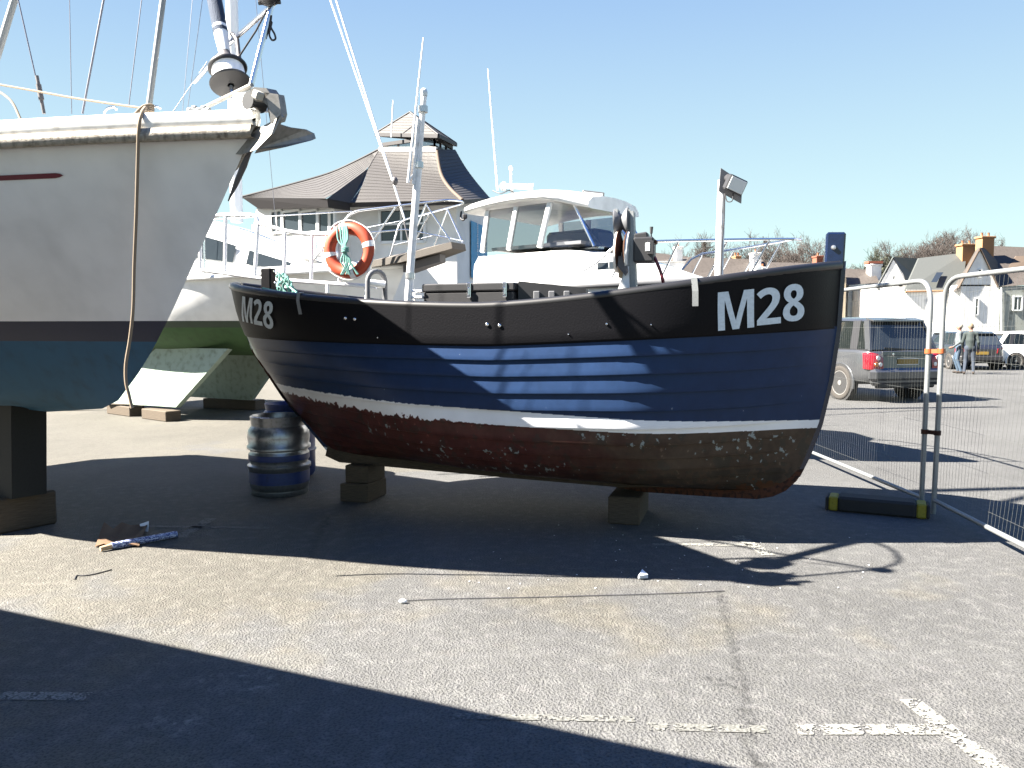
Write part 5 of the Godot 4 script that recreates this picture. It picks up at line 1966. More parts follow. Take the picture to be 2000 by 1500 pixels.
	tm.font_size = 48
	tm.pixel_size = 0.01
	tm.depth = 0.01
	var to := MeshInstance3D.new()
	to.name = "lettering"
	to.mesh = tm
	to.material_override = M.sail_white
	ban.add_child(to, true)
	var up := Vector3.UP
	var size := (x0.y - y0) * 0.92 / 3.9
	var acr := (x1 - x0); acr.y = 0
	acr = acr.normalized()
	to.transform = Transform3D(Basis(up * size, -acr * size, nn * size), (Vector3(x0.x, y0, x0.z).lerp(Vector3(x1.x, y0, x1.z), 0.36) + up * (x0.y - y0) * 0.5 + nn * 0.075) - OFF)


func poly_part(parent: Node, called: String, pts: Array, mt: Material, back := 0.25) -> MeshInstance3D:
	var r := []
	for q in pts: r.append(at(q[0], q[1], q[2]))
	var mb := MB.new()
	mb.slab(r, Vector3(0, 0, -back))
	return part(parent, called, mb, mt)

func chimney(parent: Node, x0: float, x1: float, y0: float, y1: float, d: float, mt: Material, pots := 2) -> void:
	var p := at(x0, y1, d)
	var q := at(x1, y0, d)
	var c := (p + q) * 0.5
	var mb := MB.new()
	mb.box(c - Vector3(0, 0.6, 0), Vector3(q.x - p.x, q.y - p.y + 1.2, 0.9), Basis(Vector3.UP, 0.12), 0.03)
	mb.box(Vector3(c.x, q.y - 0.1, c.z), Vector3((q.x - p.x) * 1.18, 0.18, 1.05), Basis(Vector3.UP, 0.12), 0.03)
	var ch := part(parent, "chimney", mb, mt)
	for k in pots:
		var m := MB.new()
		m.lathe([Vector2(0.11, 0), Vector2(0.09, 0.3), Vector2(0.12, 0.34), Vector2(0, 0.34)], 8, Transform3D(Basis(), Vector3(lerpf(p.x, q.x, (k + 0.5) / pots), q.y, c.z)))
		part(ch, "chimney_pot", m, M.pot)

func front_wall(parent: Node, x0: float, x1: float, ytop: float, d: float, mt: Material, deep := 7.0) -> void:   # a box of a house down to the ground
	var a := plan(x0, d)
	var b := plan(x1, d)
	var h := at(x0, ytop, d).y
	var mb := MB.new()
	mb.box(Vector3((a.x + b.x) * 0.5, h * 0.5, a.z - deep * 0.5), Vector3(b.x - a.x, h, deep))
	part(parent, "wall", mb, mt)

func build_houses() -> void:
	# right-hand gabled house
	var h := thing("gabled_house", "white rendered house with tall gable, brown slate roof and orange brick chimneys", "house", plan(1910, 70.0))
	front_wall(h, 1874, 1949, 556, 70.0, M.render_white, 9.0)
	poly_part(h, "gable", [[1874, 559, 70.0], [1949, 559, 70.0], [1939, 533, 70.0], [1914, 490, 70.0], [1890, 532, 70.0]], M.render_white, 0.3)
	poly_part(h, "roof", [[1866, 569, 69.95], [1914, 483, 69.95], [1905, 492, 77.0], [1850, 560, 77.0]], M.slate_brown)
	poly_part(h, "roof", [[1914, 483, 69.95], [1953, 562, 69.95], [1990, 545, 77.0], [1942, 490, 77.0]], M.slate_brown)
	var bg := MB.new()
	bg.tube([at(1872, 563, 69.9), at(1914, 485, 69.9), at(1950, 560, 69.9)], 0.09, 6)
	part(h, "barge_board", bg, M.ridge)
	wall_window(h, plan(1874, 69.98), plan(1949, 69.98), 1909, 526, 1917, 541, [], M.window_white, M.glass_dark, 0.1)
	wall_window(h, plan(1874, 69.98), plan(1949, 69.98), 1903, 583, 1911, 615, [[0, 0.5, 1, 0.5]], M.window_white, M.glass_dark, 0.1)
	chimney(h, 1910, 1937, 462, 492, 73.0, M.brick, 2)
	# main range with the grey roof and roof window
	var m := thing("long_house", "white house with long grey slate roof and roof window beside the tall gable", "house", plan(1830, 72.0))
	front_wall(m, 1768, 1880, 566, 72.0, M.render_white, 8.0)
	poly_part(m, "roof", [[1766, 569, 71.92], [1880, 567, 71.92], [1888, 493, 76.0], [1795, 504, 76.0]], M.slate_grey)
	poly_part(m, "roof_window", [[1818, 551, 72.2], [1829, 551, 72.2], [1842, 532, 73.4], [1829, 532, 73.4]], M.glass_dark, -0.06)
	var gt := MB.new()
	gt.tube([at(1768, 570, 71.85), at(1878, 567, 71.85)], 0.08, 6)
	part(m, "gutter", gt, M.brick)
	wall_window(m, plan(1768, 71.98), plan(1880, 71.98), 1810, 586, 1818, 618, [], M.window_white, M.glass_dark, 0.1)
	chimney(m, 1872, 1900, 477, 503, 75.5, M.brick, 2)
	# left gable
	var g := thing("small_gable_house", "white house with narrow pointed gable and grey slate roof", "house", plan(1745, 76.0))
	front_wall(g, 1716, 1772, 556, 76.0, M.render_white, 7.0)
	poly_part(g, "gable", [[1716, 560, 76.0], [1772, 560, 76.0], [1764, 535, 76.0], [1745, 507, 76.0], [1726, 545, 76.0]], M.render_white, 0.3)
	poly_part(g, "roof", [[1745, 502, 75.95], [1775, 563, 75.95], [1800, 552, 82.0], [1796, 505, 82.0]], M.slate)
	poly_part(g, "roof", [[1712, 562, 75.95], [1745, 502, 75.95], [1752, 505, 82.0], [1722, 553, 82.0]], M.slate_grey)
	wall_window(g, plan(1716, 75.98), plan(1772, 75.98), 1743, 539, 1748, 546, [], M.window_white, M.glass_dark, 0.08)
	wall_window(g, plan(1716, 75.98), plan(1772, 75.98), 1739, 588, 1744, 612, [], M.window_white, M.glass_dark, 0.08)
	# blue-grey house with sash windows
	var bh := thing("blue_grey_house", "blue-grey rendered house with dark sash windows behind the fishing boat's stem", "house", plan(1690, 82.0))
	front_wall(bh, 1655, 1716, 556, 82.0, M.render_blue, 7.0)
	poly_part(bh, "roof", [[1640, 558, 81.92], [1718, 552, 81.92], [1706, 527, 85.0], [1640, 524, 85.0]], M.slate_brown)
	for q in [[1696, 563, 1710, 587], [1694, 600, 1706, 614], [1666, 563, 1673, 587]]: wall_window(bh, plan(1655, 81.98), plan(1716, 81.98), q[0], q[1], q[2], q[3], [[0, 0.5, 1, 0.5], [0.5, 0, 0.5, 1]], M.fascia, M.glass, 0.13)
	chimney(bh, 1695, 1718, 516, 545, 84.0, M.render_white, 0)
	var rc := MB.new()
	rc.box(at(1706, 513, 84.0), Vector3(1.5, 0.25, 1.1))
	part(bh, "chimney_cap", rc, M.brick_red)
	# right end house
	var rh := thing("green_grey_house", "pale grey-green house with brown roof and dormer right of the tall gable", "house", plan(1985, 69.9))
	front_wall(rh, 1950, 2075, 558, 69.9, M.render_green, 8.0)
	poly_part(rh, "roof", [[1948, 560, 69.85], [2080, 552, 69.85], [2085, 486, 75.0], [1935, 480, 75.0]], M.slate_brown)
	poly_part(rh, "dormer", [[1964, 530, 71.8], [1985, 500, 73.6], [2020, 500, 73.6], [2010, 533, 71.8]], M.ridge, 0.2)
	wall_window(rh, plan(1950, 69.88), plan(2075, 69.88), 1978, 579, 1996, 606, [[0.5, 0, 0.5, 1]], M.window_white, M.glass_dark, 0.12)
	var dp := MB.new()
	dp.tube([at(1956, 562, 69.8), at(1956, 655, 69.8)], 0.06, 6)
	part(rh, "downpipe", dp, M.window_white)
	# roofs seen between the boats
	var r1 := thing("terrace_house", "low house with dark roof and white chimneys behind the motor cruiser's bow rail", "house", plan(1420, 78.0))
	front_wall(r1, 1330, 1500, 542, 78.0, M.render_white, 6.0)
	poly_part(r1, "roof", [[1322, 544, 77.92], [1505, 541, 77.92], [1490, 507, 81.0], [1345, 502, 81.0]], M.slate_brown)
	chimney(r1, 1467, 1484, 494, 515, 80.0, M.render_white, 1)
	chimney(r1, 1433, 1444, 500, 508, 81.5, M.brick, 2)
	var r2 := thing("terrace_house", "brown roofed house with one white chimney behind the pot hauler", "house", plan(1290, 84.0))
	front_wall(r2, 1255, 1345, 510, 84.0, M.render_white, 6.0)
	poly_part(r2, "roof", [[1250, 513, 83.92], [1350, 511, 83.92], [1345, 502, 87.0], [1262, 491, 87.0]], M.slate_brown)
	chimney(r2, 1317, 1331, 482, 505, 85.0, M.render_white, 1)
	var r3 := thing("terrace_house", "house with grey-brown roof and red brick chimney beside the fishing boat's stem", "house", plan(1560, 80.0))
	front_wall(r3, 1500, 1650, 540, 80.0, M.render_cream, 6.0)
	poly_part(r3, "roof", [[1494, 543, 79.92], [1655, 541, 79.92], [1650, 515, 83.0], [1500, 512, 83.0]], M.slate_brown)
	chimney(r3, 1590, 1604, 500, 516, 82.0, M.brick_red, 1)
	chimney(r3, 1484, 1494, 522, 548, 79.0, M.render_white, 1)


# ---------- trees ----------
func branch(tr: MB, tw: MB, p: Vector3, dir: Vector3, length: float, r: float, level: int, rg: RandomNumberGenerator) -> void:
	var side := dir.cross(Vector3(rg.randf_range(-1, 1), rg.randf_range(-1, 1), rg.randf_range(-1, 1))).normalized()
	var mid := p + dir * length * 0.5 + side * length * 0.07
	var end := p + dir * length + side * length * 0.02 + Vector3(0, length * 0.05, 0)
	(tr if level < 2 else tw).tube([p, mid, end], [r, r * 0.8, r * 0.55], 6 if level < 2 else 3, false)
	if level >= 5: return
	var kids := 4 if level < 4 else 3
	for k in kids:
		var f := rg.randf_range(0.35, 1.0)
		var q := p.lerp(mid, f * 2.0) if f < 0.5 else mid.lerp(end, f * 2.0 - 1.0)
		var ax := dir.cross(Vector3(rg.randf_range(-1, 1), rg.randf_range(-1, 1), rg.randf_range(-1, 1))).normalized()
		var d := dir.rotated(ax, rg.randf_range(0.35, 0.85))
		d = (d + Vector3(0, 0.12, 0)).normalized()
		branch(tr, tw, q, d, length * rg.randf_range(0.58, 0.80), maxf(r * rg.randf_range(0.45, 0.6), 0.022), level + 1, rg)

func build_trees() -> void:
	var spots := [
		[1355, 476, 112, 0, "bare tree with rounded crown behind the white floodlight pole"], [1405, 478, 118, 0, "bare tree rising left of the bow rail's stanchions"],
		[1455, 472, 115, 0, "bare tree behind the terrace with white chimneys"], [1520, 474, 108, 0, "bare tree behind the end of the steel bow rail"],
		[1575, 470, 104, 1, "dense brownish tree left of the fishing boat's stem"], [1728, 498, 105, 2, "dark clipped bush behind the small pointed gable"],
		[1757, 488, 120, 0, "pale bare tree above the small pointed gable"], [1812, 468, 122, 1, "large twiggy tree above the long grey roof"],
		[1850, 462, 128, 1, "large twiggy tree left of the brick chimneys"], [1890, 458, 132, 1, "tall twiggy tree behind the brick chimneys"], [1330, 490, 120, 0, "low bare tree above the pot hauler motor"]]
	for i in spots.size():
		var s: Array = spots[i]
		var d: float = s[2]
		var top := at(s[0], s[1], d)
		var base := Vector3(top.x, 0.0, top.z)
		base.y = 13.0 * smoothstep(95.0, 190.0, d) * smoothstep(-10.0, 60.0, top.x) * (0.8 + 0.2 * sin(top.x * 0.045 + 1.0)) - 0.6
		var H := top.y - base.y
		var rg := RandomNumberGenerator.new()
		rg.seed = 100 + i
		var tr := MB.new()
		var tw := MB.new()
		tr.tube([base, base + Vector3(0.05, H * 0.22, 0), base + Vector3(0.0, H * 0.36, 0)], [H * 0.028, H * 0.02, H * 0.016], 8, false)
		var n := 5 if s[3] != 1 else 8
		for k in n:
			var a := TAU * k / n + rg.randf_range(-0.3, 0.3)
			var dd := Vector3(cos(a) * 0.75, rg.randf_range(0.5, 1.1), sin(a) * 0.75).normalized()
			branch(tr, tw, base + Vector3(0, H * rg.randf_range(0.2, 0.36), 0), dd, H * rg.randf_range(0.24, 0.32), H * 0.010, 0 if s[3] != 2 else 1, rg)
		branch(tr, tw, base + Vector3(0, H * 0.34, 0), Vector3(0.05, 1, 0).normalized(), H * 0.30, H * 0.012, 0, rg)
		var t := thing("bare_tree" if s[3] != 2 else "bush", s[4], "tree" if s[3] != 2 else "bush", base, null, "trees on the hill behind the houses")
		part(t, "trunk", tr, M.bark)
		if s[3] == 2:
			for k in 900:
				var v := Vector3(rg.randfn(), rg.randfn(), rg.randfn()).normalized() * pow(rg.randf(), 0.33)
				var p := base + Vector3(v.x * H * 0.26, H * (0.68 + v.y * 0.32), v.z * H * 0.26)
				var e := Vector3(rg.randf_range(-1, 1), rg.randf_range(-1, 1), rg.randf_range(-1, 1)) * 0.3
				tw.tri(p + e, p - e.cross(Vector3.UP), p - e * 0.6 + Vector3(0, 0.2, 0))
		part(t, "crown", tw, M.twig if s[3] != 2 else M.evergreen)


# ---------- site fence ----------
func fence_panel(a: Vector3, b: Vector3, ta: Vector3, tb: Vector3, label: String) -> void:   # foot corners and head corners
	var t := thing("site_fence", label, "fence", Vector3(a.x, 0, a.z), null, "temporary site fence panels")
	var fr := MB.new()
	var up_a := ta - a
	var up_b := tb - b
	fr.tube(rounded([a - up_a * 0.07, ta, tb, b - up_b * 0.07], 0.24, 7), 0.021, 10)
	part(t, "frame", fr, M.galvanised)
	var bt := MB.new()
	bt.tube([a, b], 0.019, 10)
	part(t, "bottom_rail", bt, M.galvanised)
	var w := MB.new()
	var n := int(a.distance_to(b) / 0.052)
	for i in range(1, n):
		var f := float(i) / n
		var p := a.lerp(b, f)
		var q := ta.lerp(tb, f)
		var m := 1.0 - 0.03 * (1.0 - smoothstep(0.0, 0.08, f) * smoothstep(1.0, 0.92, f))
		w.tube([p, p.lerp(q, m * 0.992)], 0.0011, 3, false)
	for k in 7:
		var f := 0.06 + 0.145 * k
		w.tube([a.lerp(ta, f), b.lerp(tb, f)], 0.0011, 3, false)
	var wires := part(t, "mesh_wires", w, M.mesh_wire)
	wires.set_meta("kind", "stuff")

func build_fence() -> void:
	var a := gnd(1800, 972, 0.12)
	var f1 := gnd(1590, 885, 0.12)
	var far := a + (f1 - a).normalized() * 3.4
	var ta := at(1820, 546, -a.z)
	var tfar := far + Vector3(0.04, ta.y - a.y, 0.0)
	fence_panel(far, a, tfar, ta, "galvanised mesh fence panel running back from the rubber foot behind the boat")
	var a2 := a + Vector3(0.055, 0, 0.10)
	var near := gnd(2000, 1066, 0.12)
	var nd := a2 + (near - a2).normalized() * 3.4
	var ta2 := at(1846, 543, -a2.z)
	var tn := nd + Vector3(0.42, ta2.y - a2.y, 0.1)
	fence_panel(a2, nd, ta2, tn, "galvanised mesh fence panel running forward from the rubber foot past the frame's edge")
	# moulded foot with yellow ends
	var c := gnd(1722, 1012)
	var c2 := gnd(1640, 1000)
	var c3 := gnd(1812, 1016)
	var x := (c3 - c2).normalized()
	var bas := Basis(x, Vector3.UP, x.cross(Vector3.UP))
	var mid := (c2 + c3) * 0.5 - bas.z * 0.0 + Vector3(0, 0, -0.12)
	var foot := thing("ballast_block", "black recycled plastic fence foot with yellow ends", "fence foot", mid)
	var mb := MB.new()
	mb.box(mid + Vector3(0, 0.068, 0), Vector3(0.62, 0.135, 0.22), bas, 0.02)
	part(foot, "block", mb, M.fence_foot)
	for s in [-1.0, 1.0]:
		var e := MB.new()
		e.box(mid + Vector3(0, 0.066, 0) + x * s * 0.345, Vector3(0.075, 0.125, 0.20), bas, 0.012)
		part(foot, "reflector_end", e, M.yellow)
		var e2 := MB.new()
		e2.box(mid + Vector3(0, 0.064, 0) + x * s * 0.395, Vector3(0.03, 0.12, 0.19), bas, 0.012)
		part(foot, "end_cap", e2, M.fence_foot)
	for q in [[686, 0.0, M.clamp_orange, "orange clamp joining the two fence posts", 0.032], [843, 0.0, M.rust, "rusty coupler low on the two fence posts", 0.03]]:
		var f: float = (at(1800, q[0], -a.z).y - a.y) / (ta.y - a.y)
		var p1 := a.lerp(ta, f)
		var p2 := a2.lerp(ta2, f)
		var m := MB.new()
		m.tube([p1 - Vector3(0, 0.02, 0), p1 + Vector3(0, 0.02, 0)], q[4], 10)
		m.tube([p2 - Vector3(0, 0.02, 0), p2 + Vector3(0, 0.02, 0)], q[4], 10)
		m.bar(p1, p2, 0.02, 0.035)
		solo("fence_clamp", m, q[2], p1, q[3], "clamp")


# ---------- cars ----------
func make_car(called: String, label: String, pos: Vector3, turn: float, S: Dictionary, paint: Material, group: String) -> Node3D:
	var c := thing(called, label, "car", pos, turn, group)
	var w: float = S.w * 0.5
	# lower body: sections [x, bottom, top, half width]
	var g := []
	for q in S.body:
		var hw: float = q[3]
		var y0: float = q[1]
		var y1: float = q[2]
		var r := []
		for k in [[0.0, 0.0, 0], [0.86, 0.0, 0], [0.97, 0.10, 0], [1.0, 0.30, 0], [1.0, 0.62, 0], [0.985, 0.86, 0], [0.95, 0.97, 0], [0.90, 1.0, 0], [0.0, 1.02, 0]]: r.append(Vector3(q[0], lerpf(y0, y1, k[1]), hw * k[0]))
		var full := []
		for k in range(r.size() - 1, -1, -1): full.append(r[k] * Vector3(1, 1, -1))
		for k in range(1, r.size()): full.append(r[k])
		g.append(full)
	var mb := MB.new()
	mb.grid(g)
	mb.poly(g[0], Vector3(-1, 0, 0)); mb.poly(g[g.size() - 1], Vector3(1, 0, 0))
	var body := part(c, "body", mb, paint)
	# greenhouse
	var gb: Array = S.base      # x of rear glass foot, D, C, B, A pillar feet on the belt
	var gt: Array = S.top       # the same at the roof
	var yb: float = S.belt
	var yt: float = S.roof
	var wb := w * 0.91
	var wt := w * 0.74
	var rg := []
	for i in 9:
		var t := i / 8.0
		var x := lerpf(gt[0] - 0.06, gt[4] + 0.05, t)
		var y := yt + 0.035 * sin(PI * t) + (0.0 if t > 0.05 else -0.02)
		var ww := wt * lerpf(1.0, 0.93, absf(t - 0.4))
		rg.append([Vector3(x, y - 0.05, -ww - 0.01), Vector3(x, y, -ww * 0.93), Vector3(x, y + 0.03, -ww * 0.5), Vector3(x, y + 0.04, 0), Vector3(x, y + 0.03, ww * 0.5), Vector3(x, y, ww * 0.93), Vector3(x, y - 0.05, ww + 0.01)])
	var rf := MB.new()
	rf.grid(rg)
	var lo := []
	for r in rg:
		var l := []
		for p in r: l.append(p - Vector3(0, 0.035, 0))
		lo.append(l)
	rf.grid(lo)
	part(c, "roof", rf, paint)
	for s in [1.0, -1.0]:
		for k in 5:
			var thick: float = S.pillar[k]
			var pm := MB.new()
			pm.slab([Vector3(gb[k] - thick * 0.5, yb - 0.02, s * wb), Vector3(gb[k] + thick * 0.5, yb - 0.02, s * wb), Vector3(gt[k] + thick * 0.5, yt - 0.02, s * wt), Vector3(gt[k] - thick * 0.5, yt - 0.02, s * wt)], Vector3(0, 0, -s * 0.05))
			part(c, "pillar", pm, paint if k in [0, 4] else M.black_plastic)
		for k in 4:
			var gm := MB.new()
			gm.poly([Vector3(gb[k] + S.pillar[k] * 0.5, yb, s * wb * 0.992), Vector3(gb[k + 1] - S.pillar[k + 1] * 0.5, yb, s * wb * 0.992), Vector3(gt[k + 1] - S.pillar[k + 1] * 0.5, yt - 0.03, s * wt * 0.992), Vector3(gt[k] + S.pillar[k] * 0.5, yt - 0.03, s * wt * 0.992)])
			part(c, "side_window", gm, M.car_glass)
		var tr := MB.new()
		tr.bar(Vector3(gb[0], yb - 0.005, s * (wb + 0.012)), Vector3(gb[4], yb - 0.005, s * (wb + 0.012)), 0.012, 0.022)
		part(c, "window_trim", tr, M.black_plastic)
	var rgx := MB.new()
	rgx.poly([Vector3(gb[0] - 0.07, yb, -wb * 0.93), Vector3(gb[0] - 0.07, yb, wb * 0.93), Vector3(gt[0] - 0.05, yt - 0.03, wt * 0.94), Vector3(gt[0] - 0.05, yt - 0.03, -wt * 0.94)])
	part(c, "rear_window", rgx, M.glass_dark)
	var fgx := MB.new()
	fgx.poly([Vector3(gb[4] + 0.1, yb, -wb * 0.93), Vector3(gb[4] + 0.1, yb, wb * 0.93), Vector3(gt[4] + 0.05, yt - 0.02, wt * 0.94), Vector3(gt[4] + 0.05, yt - 0.02, -wt * 0.94)])
	part(c, "windscreen", fgx, M.glass_clear)
	var sp := MB.new()
	sp.slab([Vector3(gt[0] - 0.16, yt - 0.045, -wt * 0.92), Vector3(gt[0] + 0.1, yt + 0.012, -wt * 0.92), Vector3(gt[0] + 0.1, yt + 0.012, wt * 0.92), Vector3(gt[0] - 0.16, yt - 0.045, wt * 0.92)], Vector3(0, 0.03, 0))
	part(c, "spoiler", sp, paint)
	# seats seen through the glass
	for s in [1.0, -1.0]:
		for x in [gb[2] - 0.1, gb[3] + 0.1]:
			var sm := MB.new()
			sm.box(Vector3(x, yb - 0.12, s * w * 0.42), Vector3(0.14, 0.55, w * 0.62), Basis(Vector3.BACK, 0.2), 0.05)
			sm.box(Vector3(x - 0.09, yb + 0.27, s * w * 0.42), Vector3(0.10, 0.19, w * 0.32), Basis(Vector3.BACK, 0.15), 0.04)
			part(c, "seat", sm, M.seat)
	# wheels
	for xw in S.axles:
		for s in [1.0, -1.0]:
			var R: float = S.wheel
			var ar := MB.new()
			var ringp := []
			for i in 15:
				var a := lerpf(-0.25, PI + 0.25, i / 14.0)
				ringp.append(Vector3(xw + cos(a) * (R + 0.055), R + sin(a) * (R + 0.055), s * (w - 0.025)))
			ar.tube(ringp, 0.034, 7)
			part(c, "wheel_arch", ar, paint)
			var dk := MB.new()
			dk.lathe([Vector2(0, 0.0), Vector2(R + 0.05, 0.0), Vector2(R + 0.05, -0.15), Vector2(0, -0.15)], 20, Transform3D(Basis(Vector3.RIGHT, PI / 2 * s), Vector3(xw, R, s * (w + 0.002))))
			part(c, "wheel_well", dk, M.rubber)
			var ty := MB.new()
			ty.lathe([Vector2(R * 0.70, -0.12), Vector2(R * 0.92, -0.12), Vector2(R * 0.99, -0.09), Vector2(R, -0.03), Vector2(R, 0.03), Vector2(R * 0.97, 0.055), Vector2(R * 0.88, 0.065), Vector2(R * 0.72, 0.05), Vector2(R * 0.70, 0.0)], 24, Transform3D(Basis(Vector3.RIGHT, PI / 2 * s), Vector3(xw, R, s * (w - 0.035))))
			var wheel := part(c, "wheel", ty, M.tyre)
			var rm := MB.new()
			var wx := Transform3D(Basis(Vector3.RIGHT, PI / 2 * s), Vector3(xw, R, s * (w - 0.035)))
			rm.lathe([Vector2(R * 0.70, -0.05), Vector2(R * 0.72, 0.045), Vector2(R * 0.67, 0.045), Vector2(R * 0.64, -0.02)], 24, wx)
			rm.lathe([Vector2(R * 0.16, 0.0), Vector2(R * 0.15, 0.045), Vector2(0, 0.05)], 12, wx)
			for k in S.get("spokes", 7):
				var a: float = TAU * k / S.get("spokes", 7)
				var d := Vector3(cos(a), 0, sin(a))
				var e := Vector3(-sin(a), 0, cos(a))
				rm.slab([wx * (d * R * 0.1 + e * 0.025 + Vector3(0, 0.03, 0)), wx * (d * R * 0.66 + e * 0.045 + Vector3(0, 0.035, 0)), wx * (d * R * 0.66 - e * 0.045 + Vector3(0, 0.035, 0)), wx * (d * R * 0.1 - e * 0.025 + Vector3(0, 0.03, 0))], wx.basis * Vector3(0, -0.02, 0))
			part(wheel, "rim", rm, M.rim)
	# mirrors
	for s in [1.0, -1.0]:
		var mm := MB.new()
		mm.box(Vector3(gb[4] - 0.12, yb + 0.07, s * (w + 0.08)), Vector3(0.12, 0.13, 0.17), Basis(), 0.03)
		part(c, "mirror", mm, paint)
	return c

func build_cars() -> void:
	var S := {"w": 1.93, "belt": 1.15, "roof": 1.80, "wheel": 0.385, "axles": [0.93, 3.67], "spokes": 9,
		"body": [[-0.02, 0.50, 0.98, 0.82], [0.04, 0.42, 1.10, 0.90], [0.16, 0.40, 1.14, 0.945], [0.5, 0.38, 1.15, 0.965], [2.4, 0.36, 1.13, 0.965], [3.45, 0.36, 1.10, 0.96], [3.8, 0.36, 1.06, 0.95], [4.5, 0.38, 0.98, 0.90], [4.72, 0.42, 0.85, 0.80], [4.78, 0.5, 0.7, 0.72]],
		"base": [0.16, 0.62, 1.55, 2.45, 3.45], "top": [0.42, 0.72, 1.52, 2.38, 2.85], "pillar": [0.16, 0.24, 0.10, 0.10, 0.09]}
	var pos := Vector3(8.58, 0, -17.25)
	var suv := make_car("parked_car", "dark grey estate four-by-four seen from its rear corner beyond the fence", pos, 105.0, S, M.car_grey, "cars parked in the yard")
	# rear details
	var bu := MB.new()
	bu.box(Vector3(0.0, 0.60, 0), Vector3(0.24, 0.34, 1.90), Basis(), 0.10)
	bu.box(Vector3(0.02, 0.46, 0), Vector3(0.20, 0.18, 1.78), Basis(), 0.07)
	part(suv, "rear_bumper", bu, M.car_grey)
	var lw := MB.new()
	lw.box(Vector3(0.03, 0.39, 0), Vector3(0.12, 0.16, 1.5), Basis(), 0.03)
	part(suv, "valance", lw, M.black_plastic)
	var tg := MB.new()
	tg.box(Vector3(-0.012, 0.90, 0), Vector3(0.03, 0.44, 1.28), Basis(Vector3.BACK, -0.05), 0.02)
	var gate := part(suv, "tailgate", tg, M.car_grey)
	var gl := MB.new()
	gl.box(Vector3(-0.03, 1.02, 0), Vector3(0.012, 0.012, 1.24))
	part(gate, "shut_line", gl, M.black_plastic)
	var bd := MB.new()
	bd.lathe([Vector2(0.028, 0), Vector2(0.028, 0.008), Vector2(0, 0.01)], 12, Transform3D(Basis(Vector3.BACK, PI / 2), Vector3(-0.03, 1.05, -0.38)))
	part(gate, "badge", bd, M.stainless)
	var np := MB.new()
	np.box(Vector3(-0.036, 0.89, 0.0), Vector3(0.014, 0.12, 0.53), Basis(), 0.004)
	var plate := part(gate, "number_plate", np, M.plate)
	var pf := MB.new()
	for y in [0.828, 0.952]: pf.box(Vector3(-0.034, y, 0), Vector3(0.014, 0.012, 0.55))
	part(plate, "plate_surround", pf, M.window_white)
	for s in [1.0, -1.0]:
		var tl := MB.new()
		var cols := []
		for q in [[-0.052, 0.63, 0.72, 0.98], [-0.058, 0.76, 0.715, 1.06], [-0.04, 0.88, 0.715, 1.085], [0.03, 0.955, 0.72, 1.085], [0.16, 0.982, 0.735, 1.07]]:
			cols.append([Vector3(q[0] + 0.03, q[2], s * (q[1] - 0.02)), Vector3(q[0], q[2] + 0.01, s * q[1]), Vector3(q[0] + 0.005, (q[2] + q[3]) * 0.5, s * q[1]), Vector3(q[0] + 0.03, q[3] - 0.01, s * (q[1] - 0.01)), Vector3(q[0] + 0.07, q[3], s * (q[1] - 0.03))])
		tl.grid(cols)
		var lamp := part(suv, "tail_light", tl, M.tail_red)
		for q in [[0.83, 0.81, M.amber, 0.05], [0.83, 0.71, M.lens_clear, 0.045], [0.97, 0.77, M.lens_clear, 0.05]]:
			var lm := MB.new()
			lm.lathe([Vector2(q[3], 0), Vector2(q[3] * 0.95, 0.006), Vector2(q[3] * 0.5, 0.009), Vector2(0, 0.01)], 14, Transform3D(Basis(Vector3.BACK, PI / 2), Vector3(-0.055, q[0], s * q[1])))
			part(lamp, "lens", lm, q[2])
	var wp := MB.new()
	wp.bar(Vector3(0.05, 1.15, 0.0), Vector3(0.10, 1.18, -0.5), 0.02, 0.03)
	part(suv, "rear_wiper", wp, M.black_plastic)

	var H := {"w": 1.75, "belt": 0.98, "roof": 1.44, "wheel": 0.31, "axles": [0.75, 3.30], "spokes": 5,
		"body": [[-0.02, 0.42, 0.80, 0.72], [0.06, 0.30, 0.96, 0.82], [0.3, 0.26, 0.99, 0.865], [1.6, 0.24, 0.98, 0.875], [3.0, 0.24, 0.95, 0.87], [3.6, 0.25, 0.88, 0.83], [4.05, 0.30, 0.72, 0.74], [4.18, 0.38, 0.60, 0.62]],
		"base": [0.15, 0.55, 1.25, 2.05, 3.0], "top": [0.48, 0.72, 1.3, 1.98, 2.25], "pillar": [0.14, 0.14, 0.08, 0.08, 0.08]}
	var p1 := plan(1928, 32.5)
	var w1 := make_car("parked_car", "white hatchback parked side-on beyond the two people", p1, -8.0, H, M.car_white, "cars parked in the yard")
	var p2 := plan(1908, 30.6)
	var w2 := make_car("parked_car", "black hatchback with its back to us behind the two people", p2 + Vector3(0.2, 0, 0), 82.0, H, M.car_black, "cars parked in the yard")
	var p3 := plan(1852, 37.0)
	var w3 := make_car("parked_car", "silver hatchback half hidden beyond the grey four-by-four", p3, 60.0, H, M.car_silver, "cars parked in the yard")
	var p4 := plan(1965, 39.0)
	var w4 := make_car("parked_car", "dark hatchback parked behind the white hatchback", p4, 10.0, H, M.car_black, "cars parked in the yard")
	for c in [w1, w2, w3, w4]:
		for s in [1.0, -1.0]:
			var tl := MB.new()
			tl.slab([Vector3(-0.03, 0.66, s * 0.55), Vector3(0.05, 0.66, s * 0.80), Vector3(0.22, 0.68, s * 0.868), Vector3(0.22, 0.86, s * 0.862), Vector3(0.05, 0.86, s * 0.80), Vector3(-0.02, 0.84, s * 0.58)], Vector3(-0.014, 0, s * 0.008))
			part(c, "tail_light", tl, M.tail_red)
		var bp := MB.new()
		bp.box(Vector3(-0.02, 0.46, 0), Vector3(0.14, 0.22, 1.55), Basis(), 0.05)
		part(c, "rear_bumper", bp, M.black_plastic)
		var pl := MB.new()
